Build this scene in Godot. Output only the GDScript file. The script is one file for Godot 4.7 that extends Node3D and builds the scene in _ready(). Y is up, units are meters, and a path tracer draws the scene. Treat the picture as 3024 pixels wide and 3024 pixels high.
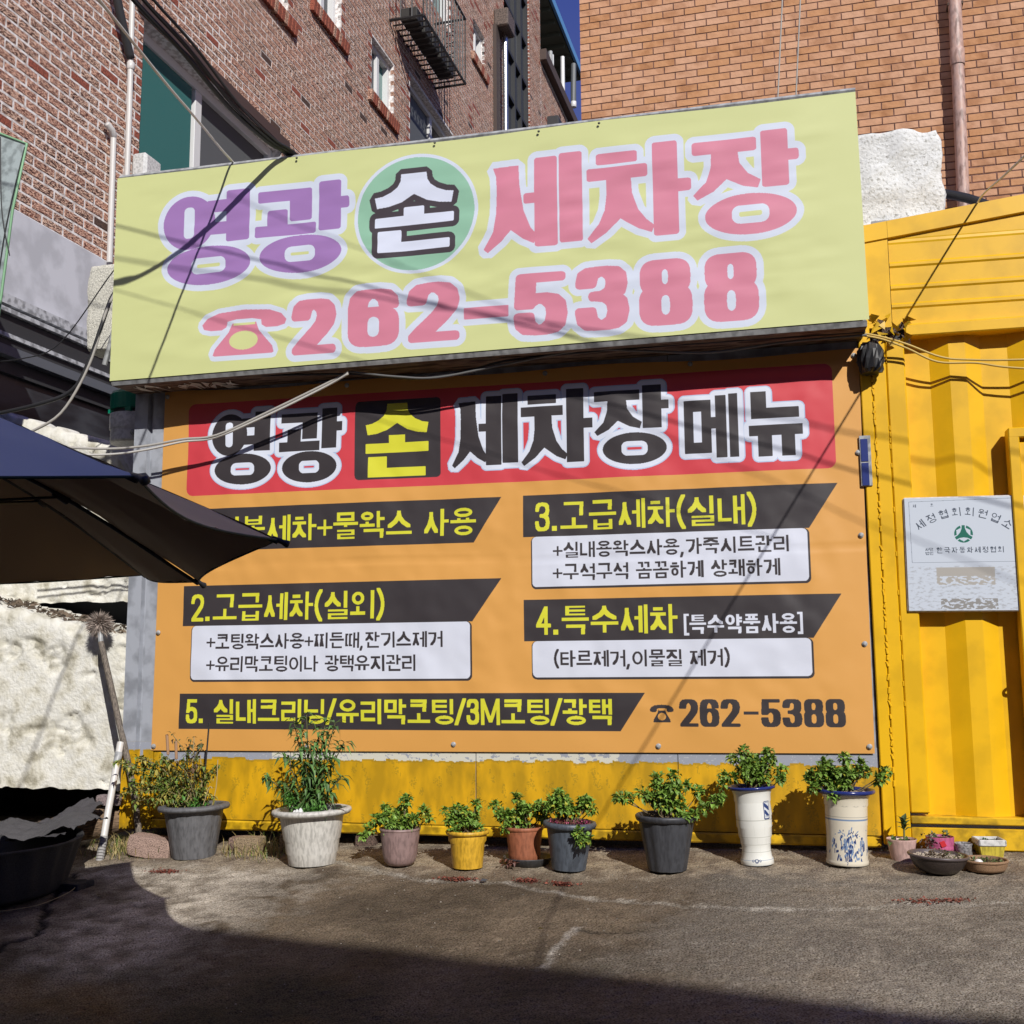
extends Node3D
# ---------------------------------------------------------------- geometry collector
class G:
	var v := PackedVector3Array()
	var i := PackedInt32Array()
	var u := PackedVector2Array()
	var c := PackedColorArray()
	var tint := Color(1, 1, 1)
	var use_c := false
	var use_u := false
	func p(a: Vector3, uv := Vector2.ZERO) -> int:
		v.append(a); u.append(uv); c.append(tint)
		return v.size() - 1
	func t(a: int, b: int, d: int) -> void:
		i.append(a); i.append(b); i.append(d)
	# a, b, d, e run clockwise seen from outside
	func quad(a: Vector3, b: Vector3, d: Vector3, e: Vector3) -> void:
		var k := v.size()
		p(a, Vector2(0, 0)); p(b, Vector2(1, 0)); p(d, Vector2(1, 1)); p(e, Vector2(0, 1))
		t(k, k + 1, k + 2); t(k, k + 2, k + 3)
	func tri(a: Vector3, b: Vector3, d: Vector3) -> void:
		var k := v.size()
		p(a); p(b); p(d); t(k, k + 1, k + 2)
	func box(ctr: Vector3, size: Vector3, b := Basis.IDENTITY) -> void:
		var h := size * 0.5
		var q: Array[Vector3] = []
		for n in 8:
			q.append(ctr + b * Vector3(h.x if n & 1 else -h.x, h.y if n & 2 else -h.y, h.z if n & 4 else -h.z))
		quad(q[6], q[7], q[5], q[4]); quad(q[3], q[2], q[0], q[1])
		quad(q[7], q[3], q[1], q[5]); quad(q[2], q[6], q[4], q[0])
		quad(q[2], q[3], q[7], q[6]); quad(q[4], q[5], q[1], q[0])
	# box with chamfered edges
	func cbox(ctr: Vector3, size: Vector3, ch: float, b := Basis.IDENTITY) -> void:
		var h := size * 0.5
		var k := v.size()
		for n in 8:
			var s := Vector3(1 if n & 1 else -1, 1 if n & 2 else -1, 1 if n & 4 else -1)
			p(ctr + b * (s * Vector3(h.x, h.y - ch, h.z - ch)))
			p(ctr + b * (s * Vector3(h.x - ch, h.y, h.z - ch)))
			p(ctr + b * (s * Vector3(h.x - ch, h.y - ch, h.z)))
		for ax in 3:
			for sgn in 2:
				var f: Array[int] = []
				var o1 := (ax + 1) % 3
				var o2 := (ax + 2) % 3
				for m in [[0, 0], [1, 0], [1, 1], [0, 1]]:
					f.append(k + 3 * ((sgn << ax) | (m[0] << o1) | (m[1] << o2)) + ax)
				if sgn: f.reverse()
				t(f[0], f[1], f[2]); t(f[0], f[2], f[3])
			var o1 := (ax + 1) % 3
			var o2 := (ax + 2) % 3
			for s1 in 2:
				for s2 in 2:
					var n0 := (s1 << o1) | (s2 << o2)
					var n1 := n0 | (1 << ax)
					var a := k + 3 * n0 + o1
					var d := k + 3 * n0 + o2
					var e := k + 3 * n1 + o1
					var g := k + 3 * n1 + o2
					if (s1 + s2) % 2 == 0:
						t(a, d, g); t(a, g, e)
					else:
						t(a, g, d); t(a, e, g)
		for n in 8:
			var par := (n & 1) + ((n >> 1) & 1) + ((n >> 2) & 1)
			if par % 2: t(k + 3 * n, k + 3 * n + 2, k + 3 * n + 1)
			else: t(k + 3 * n, k + 3 * n + 1, k + 3 * n + 2)
	func tube(pts: Array, r, sides := 8, caps := true) -> void:
		var n := pts.size()
		var rings: Array[int] = []
		var up := Vector3.UP
		var d0: Vector3 = (pts[1] - pts[0]).normalized()
		if absf(d0.dot(up)) > 0.9: up = Vector3.RIGHT
		var x := d0.cross(up).normalized()
		for k in n:
			var a: Vector3 = pts[maxi(k - 1, 0)]
			var e: Vector3 = pts[mini(k + 1, n - 1)]
			var d := (e - a).normalized()
			x = (x - d * x.dot(d)).normalized()
			var y := d.cross(x)
			var rr: float = r[k] if r is Array else r
			rings.append(v.size())
			for s in sides:
				var w := TAU * s / sides
				var dir := x * cos(w) + y * sin(w)
				p(pts[k] + dir * rr, Vector2(float(s) / sides, float(k) / n))
		for k in n - 1:
			for s in sides:
				var s2 := (s + 1) % sides
				t(rings[k] + s, rings[k + 1] + s, rings[k + 1] + s2)
				t(rings[k] + s, rings[k + 1] + s2, rings[k] + s2)
		if caps:
			var c0 := p(pts[0])
			var c1 := p(pts[n - 1])
			for s in sides:
				var s2 := (s + 1) % sides
				t(c0, rings[0] + s, rings[0] + s2)
				t(c1, rings[n - 1] + s2, rings[n - 1] + s)
	# profile: Array of Vector2(radius, height); rad(angle, k) scales the radius
	func lathe(o: Vector3, prof: Array, seg := 40, rad = null, b := Basis.IDENTITY) -> void:
		var k0 := v.size()
		for k in prof.size():
			for s in seg + 1:
				var w := TAU * s / seg
				var m := 1.0
				if rad != null: m = rad.call(w, k)
				p(o + b * Vector3(cos(w) * prof[k].x * m, prof[k].y, sin(w) * prof[k].x * m), Vector2(float(s) / seg, 1.0 - float(k) / (prof.size() - 1)))
		for k in prof.size() - 1:
			for s in seg:
				var a := k0 + k * (seg + 1) + s
				var e := a + seg + 1
				t(a, e + 1, e); t(a, a + 1, e + 1)
	func grid(nx: int, ny: int, f: Callable) -> void:   # f(a, b) -> Vector3, a and b in 0..1; seen from the side where a x b points
		var k0 := v.size()
		for y in ny + 1:
			for x in nx + 1:
				var a := float(x) / nx
				var b := float(y) / ny
				p(f.call(a, b), Vector2(a, 1.0 - b))
		for y in ny:
			for x in nx:
				var a := k0 + y * (nx + 1) + x
				t(a, a + nx + 1, a + nx + 2); t(a, a + nx + 2, a + 1)
	func mesh(smooth := false) -> ArrayMesh:
		var arr := []
		arr.resize(Mesh.ARRAY_MAX)
		arr[Mesh.ARRAY_VERTEX] = v
		if smooth:
			var acc := {}
			var n := PackedVector3Array()
			n.resize(v.size())
			for k in range(0, i.size(), 3):
				var fn := (v[i[k + 2]] - v[i[k]]).cross(v[i[k + 1]] - v[i[k]])
				for m in 3:
					n[i[k + m]] += fn
			for k in v.size():
				var key := Vector3i((v[k] * 20000.0).round())
				acc[key] = acc.get(key, Vector3.ZERO) + n[k]
			for k in v.size():
				n[k] = acc[Vector3i((v[k] * 20000.0).round())].normalized()
			arr[Mesh.ARRAY_NORMAL] = n
		if use_u: arr[Mesh.ARRAY_TEX_UV] = u
		if use_c: arr[Mesh.ARRAY_COLOR] = c
		arr[Mesh.ARRAY_INDEX] = i
		var am := ArrayMesh.new()
		am.add_surface_from_arrays(Mesh.PRIMITIVE_TRIANGLES, arr)
		return am

# ---------------------------------------------------------------- naming helpers
var rng := RandomNumberGenerator.new()
func thing(called: String, label: String, category: String, at := Vector3.ZERO, group := "") -> Node3D:
	var o := Node3D.new()
	o.name = called
	o.position = at
	add_child(o, true)
	tag(o, label, category, group)
	return o
func tag(o: Node, label: String, category: String, group := "") -> void:
	o.set_meta("label", label); o.set_meta("category", category)
	if group: o.set_meta("group", group)
func part(called: String, g, m: Material, parent: Node, smooth := false, stuff := false) -> MeshInstance3D:
	var o := MeshInstance3D.new()
	o.name = called
	o.mesh = g.mesh(smooth) if g is G else g
	o.material_override = m
	parent.add_child(o, true)
	if stuff: o.set_meta("kind", "stuff")
	return o
func structure(called: String, g: G, m: Material, smooth := false) -> MeshInstance3D:
	var o := part(called, g, m, self, smooth)
	o.set_meta("kind", "structure")
	return o
func nz(seed_: int, freq: float, oct := 4) -> FastNoiseLite:
	var n := FastNoiseLite.new()
	n.seed = seed_; n.frequency = freq; n.fractal_octaves = oct
	n.noise_type = FastNoiseLite.TYPE_SIMPLEX_SMOOTH
	return n
func ntex(seed_: int, freq: float, ramp: Array, size := 512, oct := 5, kind := FastNoiseLite.TYPE_SIMPLEX_SMOOTH) -> NoiseTexture2D:
	var t := NoiseTexture2D.new()
	t.width = size; t.height = size; t.seamless = true; t.generate_mipmaps = false
	var n := nz(seed_, freq, oct)
	n.noise_type = kind
	t.noise = n
	if ramp:
		var g := Gradient.new()
		var offs := PackedFloat32Array()
		var cols := PackedColorArray()
		for r in ramp:
			offs.append(r[0]); cols.append(r[1])
		g.offsets = offs; g.colors = cols
		t.color_ramp = g
	return t
func nnorm(seed_: int, freq: float, strength: float, size := 512, oct := 5) -> NoiseTexture2D:
	var t := ntex(seed_, freq, [], size, oct)
	t.as_normal_map = true
	t.bump_strength = strength
	return t
func lin(r: float, g: float, b: float) -> Color:   # a real-world base colour, given linear
	return Color(r, g, b).linear_to_srgb()
func mat(c: Color, rough := 0.8, metal := 0.0) -> StandardMaterial3D:
	var m := StandardMaterial3D.new()
	m.albedo_color = c; m.roughness = rough; m.metallic = metal
	m.cull_mode = BaseMaterial3D.CULL_DISABLED
	return m
func tri(m: StandardMaterial3D, scale, world := true) -> StandardMaterial3D:
	m.uv1_triplanar = true
	m.uv1_world_triplanar = world
	m.uv1_scale = scale if scale is Vector3 else Vector3.ONE * scale
	return m
func noisy(c: Color, rough: float, scale: float, seed_: int, lo := 0.75, freq := 0.02, bump := 0.0) -> StandardMaterial3D:
	var m := mat(c, rough)
	m.albedo_texture = ntex(seed_, freq, [[0.25, Color(lo, lo, lo)], [0.6, Color(1, 1, 1)]])
	if bump > 0.0:
		m.normal_enabled = true
		m.normal_texture = nnorm(seed_ + 1, freq * 2.0, bump)
	return tri(m, scale)
func tinted(m: StandardMaterial3D) -> StandardMaterial3D:
	m.vertex_color_use_as_albedo = true
	return m
func curve(pts: Array, sub := 6) -> Array:   # Catmull-Rom through the points
	var out: Array = []
	for k in pts.size() - 1:
		var a: Vector3 = pts[maxi(k - 1, 0)]
		var b: Vector3 = pts[k]
		var d: Vector3 = pts[k + 1]
		var e: Vector3 = pts[mini(k + 2, pts.size() - 1)]
		for s in sub:
			out.append(b.cubic_interpolate(d, a, e, float(s) / sub))
	out.append(pts[-1])
	return out
const CAM := Vector3(2.98196, 0.76398, 4.84972)
const SUN := Vector3(0.6, 0.78, 0.98)
const CR := Vector3(0.97528315, -0.00743541, -0.22083362)
const CU := Vector3(0.03715695, 0.99071994, 0.13074159)
const CB := Vector3(0.21781215, -0.13571557, 0.96650874)
func seen(p: Vector3, margin := 0.03) -> bool:
	var d := p - CAM
	var z := -d.dot(CB)
	return z > 0.1 and absf(d.dot(CR) / z) < 0.4582 + margin and absf(d.dot(CU) / z) < 0.4582 + margin
func gy(x: float, z: float) -> float:
	return -0.052 + 0.018 * x - 0.08 * z
# ---------------------------------------------------------------- print: filled shapes and lettering drawn into a texture
class Paint:
	var im: Image
	var s: float      # pixels per metre
	var x0: float     # left edge, metres
	var y1: float     # top edge, metres
	var host
	func _init(left: float, right: float, bottom: float, top: float, wide: int, bg: Color, h) -> void:
		s = wide / (right - left)
		x0 = left; y1 = top; host = h
		im = Image.create_empty(wide, int(ceil((top - bottom) * s)), false, Image.FORMAT_RGB8)
		im.fill(bg)
	func px(p: Vector2) -> Vector2:
		return Vector2((p.x - x0) * s, (y1 - p.y) * s)
	# several contours, even-odd, in pixels
	func fill_px(contours: Array, col: Color) -> void:
		var lo := 1e9
		var hi := -1e9
		for c in contours:
			for q in c:
				lo = minf(lo, q.y); hi = maxf(hi, q.y)
		for y in range(maxi(0, int(lo)), mini(im.get_height() - 1, int(hi)) + 1):
			var yy := y + 0.5
			var xs: Array[float] = []
			for c in contours:
				var n: int = c.size()
				var a: Vector2 = c[n - 1]
				for k in n:
					var b: Vector2 = c[k]
					if (a.y <= yy) != (b.y <= yy):
						xs.append(a.x + (yy - a.y) / (b.y - a.y) * (b.x - a.x))
					a = b
			xs.sort()
			for k in range(0, xs.size() - 1, 2):
				var l := int(round(xs[k]))
				var w := int(round(xs[k + 1])) - l
				if w > 0: im.fill_rect(Rect2i(l, y, w, 1), col)
	func poly(contours: Array, col: Color) -> void:
		var out: Array = []
		for c in contours:
			var q: Array[Vector2] = []
			for p in c: q.append(px(p))
			out.append(q)
		fill_px(out, col)
	func rrect(l: float, b: float, r: float, t: float, rad: float, col: Color) -> void:
		poly([rr_pts(l, b, r, t, rad)], col)
	static func rr_pts(l: float, b: float, r: float, t: float, rad: float) -> Array:
		var o: Array = []
		for k in 4:
			var cx := r - rad if k == 0 or k == 3 else l + rad
			var cy := t - rad if k < 2 else b + rad
			for m in 7:
				var w := (k + m / 6.0) * PI / 2
				o.append(Vector2(cx + cos(w) * rad, cy + sin(w) * rad))
		return o
	static func ell(cx: float, cy: float, rx: float, ry: float, n := 48) -> Array:
		var o: Array = []
		for k in n:
			o.append(Vector2(cx + cos(TAU * k / n) * rx, cy + sin(TAU * k / n) * ry))
		return o
	# nib: half width, half height, grown by g with round corners
	func nib(hx: float, hy: float, g: float, soft: float) -> PackedVector2Array:
		var o := PackedVector2Array()
		var rad := maxf(g, 0.0) + soft
		if rad <= 0.0:
			return PackedVector2Array([Vector2(-hx, -hy), Vector2(hx, -hy), Vector2(hx, hy), Vector2(-hx, hy)])
		for q in rr_pts(-hx - g, -hy - g, hx + g, hy + g, minf(rad, minf(hx + g, hy + g))):
			o.append(q)
		return o
	func stroke(pts: Array, nb: PackedVector2Array, col: Color) -> void:
		for k in pts.size() - 1:
			var both := PackedVector2Array()
			for q in nb:
				both.append(px(q + pts[k])); both.append(px(q + pts[k + 1]))
			fill_px([Geometry2D.convex_hull(both)], col)
	func line(a: Vector2, b: Vector2, w: float, col: Color) -> void:
		stroke([a, b], nib(w / 2, w / 2, 0, 0), col)
	func tex() -> ImageTexture:
		return ImageTexture.create_from_image(im)

	# ---- Hangul, as strokes in a box of 1 by 1 with y down; a ring is [centre, radii]
	const LEAD := "ㄱㄲㄴㄷㄸㄹㅁㅂㅃㅅㅆㅇㅈㅉㅊㅋㅌㅍㅎ"
	const VOWEL := "ㅏㅐㅑㅒㅓㅔㅕㅖㅗㅘㅙㅚㅛㅜㅝㅞㅟㅠㅡㅢㅣ"
	const TAIL := "ㄱㄲㄳㄴㄵㄶㄷㄹㄺㄻㄼㄽㄾㄿㅀㅁㅂㅄㅅㅆㅇㅈㅊㅋㅌㅍㅎ"
	static func jamo(j: String, where: int) -> Array:   # where: 0 left of an upright vowel, 1 above a flat vowel, 2 at the foot
		match j:
			"ㄱ": return [[[0, 0], [1, 0], [0.97, 0.35], [0.8, 0.7], [0.35, 1]]] if where == 0 else [[[0, 0], [1, 0], [0.97, 1]]]
			"ㄴ": return [[[0, 0], [0, 1], [1, 1]]]
			"ㄷ": return [[[1, 0], [0, 0], [0, 1], [1, 1]]]
			"ㄹ": return [[[0, 0], [1, 0], [1, 0.5], [0, 0.5], [0, 1], [1, 1]]]
			"ㅁ": return [[[0, 0], [1, 0], [1, 1], [0, 1], [0, 0]]]
			"ㅂ": return [[[0, 0], [0, 1], [1, 1], [1, 0]], [[0, 0.5], [1, 0.5]]]
			"ㅅ": return [[[0.5, 0], [0.47, 0.33], [0.3, 0.68], [0, 1]], [[0.5, 0.1], [0.55, 0.4], [0.72, 0.72], [1, 1]]]
			"ㅇ": return [["ring", 0.5, 0.5, 0.5, 0.5]]
			"ㅈ": return [[[0, 0], [1, 0]], [[0.52, 0], [0.46, 0.42], [0.28, 0.74], [0, 1]], [[0.5, 0.25], [0.56, 0.5], [0.74, 0.78], [1, 1]]]
			"ㅊ": return [[[0.26, 0], [0.74, 0]], [[0, 0.28], [1, 0.28]], [[0.52, 0.28], [0.46, 0.6], [0.28, 0.82], [0, 1]], [[0.5, 0.45], [0.56, 0.65], [0.74, 0.85], [1, 1]]]
			"ㅋ": return [[[0, 0], [1, 0], [0.95, 1]], [[0, 0.5], [0.98, 0.46]]]
			"ㅌ": return [[[1, 0], [0, 0], [0, 1], [1, 1]], [[0, 0.5], [1, 0.5]]]
			"ㅍ": return [[[0, 0], [1, 0]], [[0, 1], [1, 1]], [[0.28, 0], [0.28, 1]], [[0.72, 0], [0.72, 1]]]
			"ㅎ": return [[[0.28, 0], [0.72, 0]], [[0, 0.26], [1, 0.26]], ["ring", 0.5, 0.74, 0.38, 0.26]]
		return []
	static func vowel_up(j: String) -> Array:    # upright vowels
		match j:
			"ㅏ": return [[[0.15, 0], [0.15, 1]], [[0.15, 0.45], [1, 0.45]]]
			"ㅐ": return [[[0.05, 0.04], [0.05, 0.96]], [[0.05, 0.46], [0.95, 0.46]], [[0.95, 0], [0.95, 1]]]
			"ㅓ": return [[[0.85, 0], [0.85, 1]], [[0, 0.42], [0.85, 0.42]]]
			"ㅔ": return [[[-0.12, 0.45], [0.38, 0.45]], [[0.38, 0.04], [0.38, 0.96]], [[1, 0], [1, 1]]]
			"ㅕ": return [[[0.85, 0], [0.85, 1]], [[0, 0.3], [0.85, 0.3]], [[0, 0.66], [0.85, 0.66]]]
			"ㅑ": return [[[0.15, 0], [0.15, 1]], [[0.15, 0.3], [1, 0.3]], [[0.15, 0.66], [1, 0.66]]]
			"ㅣ": return [[[0.5, 0], [0.5, 1]]]
		return []
	static func vowel_flat(j: String) -> Array:
		match j:
			"ㅗ": return [[[0, 1], [1, 1]], [[0.5, 0], [0.5, 1]]]
			"ㅛ": return [[[0, 1], [1, 1]], [[0.3, 0], [0.3, 1]], [[0.7, 0], [0.7, 1]]]
			"ㅜ": return [[[0, 0], [1, 0]], [[0.5, 0], [0.5, 1]]]
			"ㅠ": return [[[0, 0], [1, 0]], [[0.3, 0], [0.3, 1]], [[0.7, 0], [0.7, 1]]]
			"ㅡ": return [[[0, 0.5], [1, 0.5]]]
		return []
	static func rungs(j: String) -> int:
		return 3 if "ㄹㅌㅎㅂ".contains(j) else 2 if "ㅁㅋㅍㄷ".contains(j) else 1
	# -> list of [strokes, box] with box = [x0, y0, x1, y1] in the cell
	static func syllable(ch: int) -> Array:
		var n := ch - 0xAC00
		var l := LEAD[n / 588]
		var vw := VOWEL[(n % 588) / 28]
		var tl := n % 28
		var split := {"ㅘ": "ㅗㅏ", "ㅙ": "ㅗㅐ", "ㅚ": "ㅗㅣ", "ㅝ": "ㅜㅓ", "ㅞ": "ㅜㅔ", "ㅟ": "ㅜㅣ", "ㅢ": "ㅡㅣ"}
		var out: Array = []
		var two: String = split.get(vw, "")
		var flat := "ㅗㅛㅜㅠㅡ".contains(vw)
		var wide := vw == "ㅔ" or vw == "ㅐ" or two.ends_with("ㅐ")
		var double_ := "ㄲㄸㅃㅆㅉ".find(l)
		var lb: Array
		if two:
			var up := two[1]
			var vx := 0.62 if wide else 0.66
			lb = [0.06, 0.02, 0.56, 0.34] if tl else [0.06, 0.04, 0.56, 0.5]
			if wide: lb[2] = 0.5
			out.append([vowel_flat(two[0]), [0.0, 0.38, vx - 0.05, 0.58] if tl else [0.0, 0.56, vx - 0.05, 0.86]])
			out.append([vowel_up(up), [vx if up != "ㅣ" else 0.78, 0.0, 1.0, 0.62 if tl else 1.0]])
		elif flat:
			lb = [0.14, 0.0, 0.86, 0.34] if tl else [0.14, 0.02, 0.86, 0.5]
			if l == "ㅅ" or l == "ㅈ": lb[0] = 0.06; lb[2] = 0.94
			var box := [0.0, 0.37, 1.0, 0.55] if tl else [0.0, 0.56, 1.0, 0.94]
			if vw == "ㅡ": box = [0.0, 0.42, 1.0, 0.52] if tl else [0.0, 0.74, 1.0, 0.9]
			if vw == "ㅡ" and not tl: lb[3] = 0.64
			out.append([vowel_flat(vw), box])
		else:
			var vx := 0.56 if wide else 0.64
			if vw == "ㅣ": vx = 0.74
			lb = [0.03, 0.03, vx - 0.06, 0.55] if tl else [0.03, 0.1, vx - 0.06, 0.88]
			if vw == "ㅔ" or vw == "ㅓ" or vw == "ㅕ": lb[2] = vx - 0.08
			out.append([vowel_up(vw), [vx, 0.0, 1.0, 0.6 if tl else 1.0]])
		if double_ >= 0:
			var one := "ㄱㄷㅂㅅㅈ"[double_]
			var w: float = lb[2] - lb[0]
			out.append([jamo(one, 0 if not flat else 1), [lb[0], lb[1], lb[0] + w * 0.46, lb[3]]])
			out.append([jamo(one, 0 if not flat else 1), [lb[2] - w * 0.46, lb[1], lb[2], lb[3]]])
		else:
			if rungs(l) > 1: lb.append(rungs(l))
			out.append([jamo(l, 1 if flat or two else 0), lb])
		if tl:
			var tb := [0.16, 0.65, 0.96 if not flat else 0.86, 1.0]
			if rungs(TAIL[tl - 1]) > 1: tb.append(rungs(TAIL[tl - 1]))
			out.append([jamo(TAIL[tl - 1], 2), tb])
		return out
	# one syllable in the rectangle (x, y = top left; w, h), with a pen of tx by ty; grown by g
	func hangul(ch: int, x: float, y: float, w: float, h: float, tx: float, ty: float, g: float, soft: float, col: Color, turn := 0.0) -> void:
		var mid := Vector2(x + w / 2, y - h / 2)
		for item in syllable(ch):
			var b: Array = item[1]
			var pen_y := ty
			var l: float = x + b[0] * w + tx / 2
			var r: float = x + b[2] * w - tx / 2
			var t: float = y - b[1] * h - ty / 2
			var d: float = y - b[3] * h + ty / 2
			if b.size() > 4:
				var thin := minf(ty, (b[3] - b[1]) * h / (2.0 * b[4] - 1.0) * 1.06)
				pen_y = thin
				t = y - b[1] * h - thin / 2
				d = y - b[3] * h + thin / 2
			if r < l: l = (l + r) / 2; r = l
			if d > t: d = (d + t) / 2; t = d
			for st in item[0]:
				if st[0] is String:
					var cx: float = lerpf(l, r, st[1])
					var cy: float = lerpf(t, d, st[2])
					var rx: float = (r - l) * st[3]
					var ry: float = (t - d) * st[4]
					var ring := ell(cx, cy, rx + tx / 2 + g, ry + pen_y / 2 + g)
					var hole := ell(cx, cy, maxf(rx - tx / 2 - g, 0.0005), maxf(ry - pen_y / 2 - g, 0.0005))
					if turn: ring = spin(ring, mid, turn); hole = spin(hole, mid, turn)
					poly([ring, hole], col)
					continue
				var pts: Array = []
				for q in st: pts.append(Vector2(lerpf(l, r, q[0]), lerpf(t, d, q[1])))
				if turn: pts = spin(pts, mid, turn)
				stroke(pts, nib(tx / 2, pen_y / 2, g, soft), col)
	# display letters, as shapes in a box of 1 by 1 with y down: r = bar, o = ring with a slot, p = outline
	const SHOW := {
		"영": [["o", 0.3, 0.31, 0.3, 0.29, 0.06, 0.17], ["r", 0.5, 0.09, 0.78, 0.22], ["r", 0.5, 0.33, 0.78, 0.46], ["r", 0.73, 0.0, 1.0, 0.55], ["o", 0.54, 0.79, 0.48, 0.21, 0.2, 0.085]],
		"광": [["r", 0.0, 0.05, 0.61, 0.18], ["r", 0.36, 0.05, 0.61, 0.41], ["r", 0.11, 0.27, 0.34, 0.5], ["r", -0.03, 0.44, 0.66, 0.57], ["r", 0.69, 0.0, 0.94, 0.55], ["r", 0.9, 0.19, 1.03, 0.32], ["o", 0.49, 0.79, 0.46, 0.21, 0.17, 0.085]],
		"손": [["p", 0.34, 0.0, 0.66, 0.0, 0.67, 0.09, 0.71, 0.16, 0.79, 0.22, 0.9, 0.265, 1.0, 0.28, 0.97, 0.42, 0.82, 0.405, 0.66, 0.36, 0.5, 0.27, 0.34, 0.36, 0.18, 0.405, 0.03, 0.42, 0.0, 0.28, 0.1, 0.265, 0.21, 0.22, 0.29, 0.16, 0.33, 0.09], ["r", 0.37, 0.43, 0.63, 0.58], ["r", 0.0, 0.54, 1.0, 0.67], ["r", 0.04, 0.72, 0.34, 1.0], ["r", 0.04, 0.875, 0.95, 1.0]],
		"세": [["p", 0.1, 0.09, 0.36, 0.08, 0.37, 0.3, 0.41, 0.58, 0.48, 0.77, 0.55, 0.86, 0.51, 0.94, 0.4, 0.88, 0.28, 0.78, 0.18, 0.89, 0.04, 1.0, 0.0, 0.96, 0.1, 0.78, 0.13, 0.6, 0.14, 0.32, 0.13, 0.18], ["r", 0.41, 0.4, 0.6, 0.51], ["r", 0.52, 0.02, 0.75, 0.98], ["r", 0.77, 0.0, 1.0, 0.96]],
		"차": [["r", 0.1, 0.06, 0.52, 0.18], ["r", 0.0, 0.21, 0.62, 0.34], ["p", 0.2, 0.3, 0.45, 0.3, 0.46, 0.5, 0.52, 0.68, 0.6, 0.79, 0.68, 0.86, 0.65, 0.93, 0.52, 0.88, 0.34, 0.76, 0.2, 0.89, 0.04, 0.99, 0.0, 0.94, 0.12, 0.8, 0.18, 0.66, 0.2, 0.5], ["r", 0.67, 0.0, 0.92, 0.97], ["r", 0.88, 0.4, 1.05, 0.53]],
		"장": [["r", 0.0, 0.05, 0.63, 0.18], ["p", 0.19, 0.12, 0.44, 0.12, 0.46, 0.29, 0.54, 0.4, 0.66, 0.47, 0.63, 0.55, 0.49, 0.52, 0.33, 0.44, 0.2, 0.55, 0.04, 0.62, 0.0, 0.57, 0.13, 0.45, 0.18, 0.31], ["r", 0.67, 0.0, 0.93, 0.55], ["r", 0.9, 0.2, 1.03, 0.31], ["o", 0.55, 0.8, 0.44, 0.2, 0.18, 0.09]],
		"메": [["r", 0.0, 0.08, 0.17, 0.92], ["r", 0.32, 0.08, 0.5, 0.92], ["r", 0.0, 0.08, 0.5, 0.26], ["r", 0.0, 0.75, 0.5, 0.92], ["r", 0.48, 0.36, 0.62, 0.54], ["r", 0.58, 0.02, 0.78, 1.0], ["r", 0.83, 0.0, 1.0, 1.0]],
		"뉴": [["r", 0.05, 0.0, 0.34, 0.4], ["r", 0.05, 0.26, 0.94, 0.42], ["r", 0.0, 0.52, 1.0, 0.68], ["r", 0.16, 0.6, 0.42, 1.0], ["r", 0.6, 0.6, 0.85, 1.0]],
	}
	func show(c: String, x: float, y: float, w: float, h: float, g: float, round_: float, col: Color) -> void:
		for e in SHOW[c]:
			if e[0] == "o":
				var out := ell(x + e[1] * w, y - e[2] * h, e[3] * w + g, e[4] * h + g, 72)
				var hx: float = e[5] * w - g
				var hy: float = e[6] * h - g
				if hx > 0.002 and hy > 0.002:
					poly([out, rr_pts(x + e[1] * w - hx, y - e[2] * h - hy, x + e[1] * w + hx, y - e[2] * h + hy, minf(hx, hy) * 0.8)], col)
				else: poly([out], col)
				continue
			var pts := PackedVector2Array()
			if e[0] == "r":
				for q in rr_pts(x + e[1] * w, y - e[4] * h, x + e[3] * w, y - e[2] * h, round_): pts.append(q)
			else:
				for k in range(1, e.size(), 2): pts.append(Vector2(x + e[k] * w, y - e[k + 1] * h))
			if g > 0.0:
				for q in Geometry2D.offset_polygon(pts, g, Geometry2D.JOIN_ROUND): poly([Array(q)], col)
			else: poly([Array(pts)], col)
	static func spin(pts: Array, o: Vector2, w: float) -> Array:
		var out: Array = []
		for q in pts: out.append(o + (q - o).rotated(w))
		return out
	static func share(c: String) -> float:
		if c.unicode_at(0) >= 0xAC00: return 1.0
		return {" ": 0.36, ".": 0.3, ",": 0.3, "(": 0.34, ")": 0.34, "[": 0.32, "]": 0.32, "+": 0.6, "/": 0.42, "M": 0.82, "-": 0.45}.get(c, 0.6)
	# a line of text that fills x0..x1, its letters standing between bottom and top
	func text(str_: String, l: float, r: float, bottom: float, top: float, tx: float, ty: float, col: Color, g := 0.0, soft := 0.0) -> void:
		var total := 0.0
		for k in str_.length(): total += share(str_[k])
		var unit := (r - l) / total
		var x := l
		for k in str_.length():
			var c := str_[k]
			var w := unit * share(c)
			if c.unicode_at(0) >= 0xAC00:
				hangul(c.unicode_at(0), x + unit * 0.03, top, unit * 0.94, top - bottom, tx, ty, g, soft, col)
			elif c != " ":
				latin(c, x, w, bottom, top, tx, col)
			x += w
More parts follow.
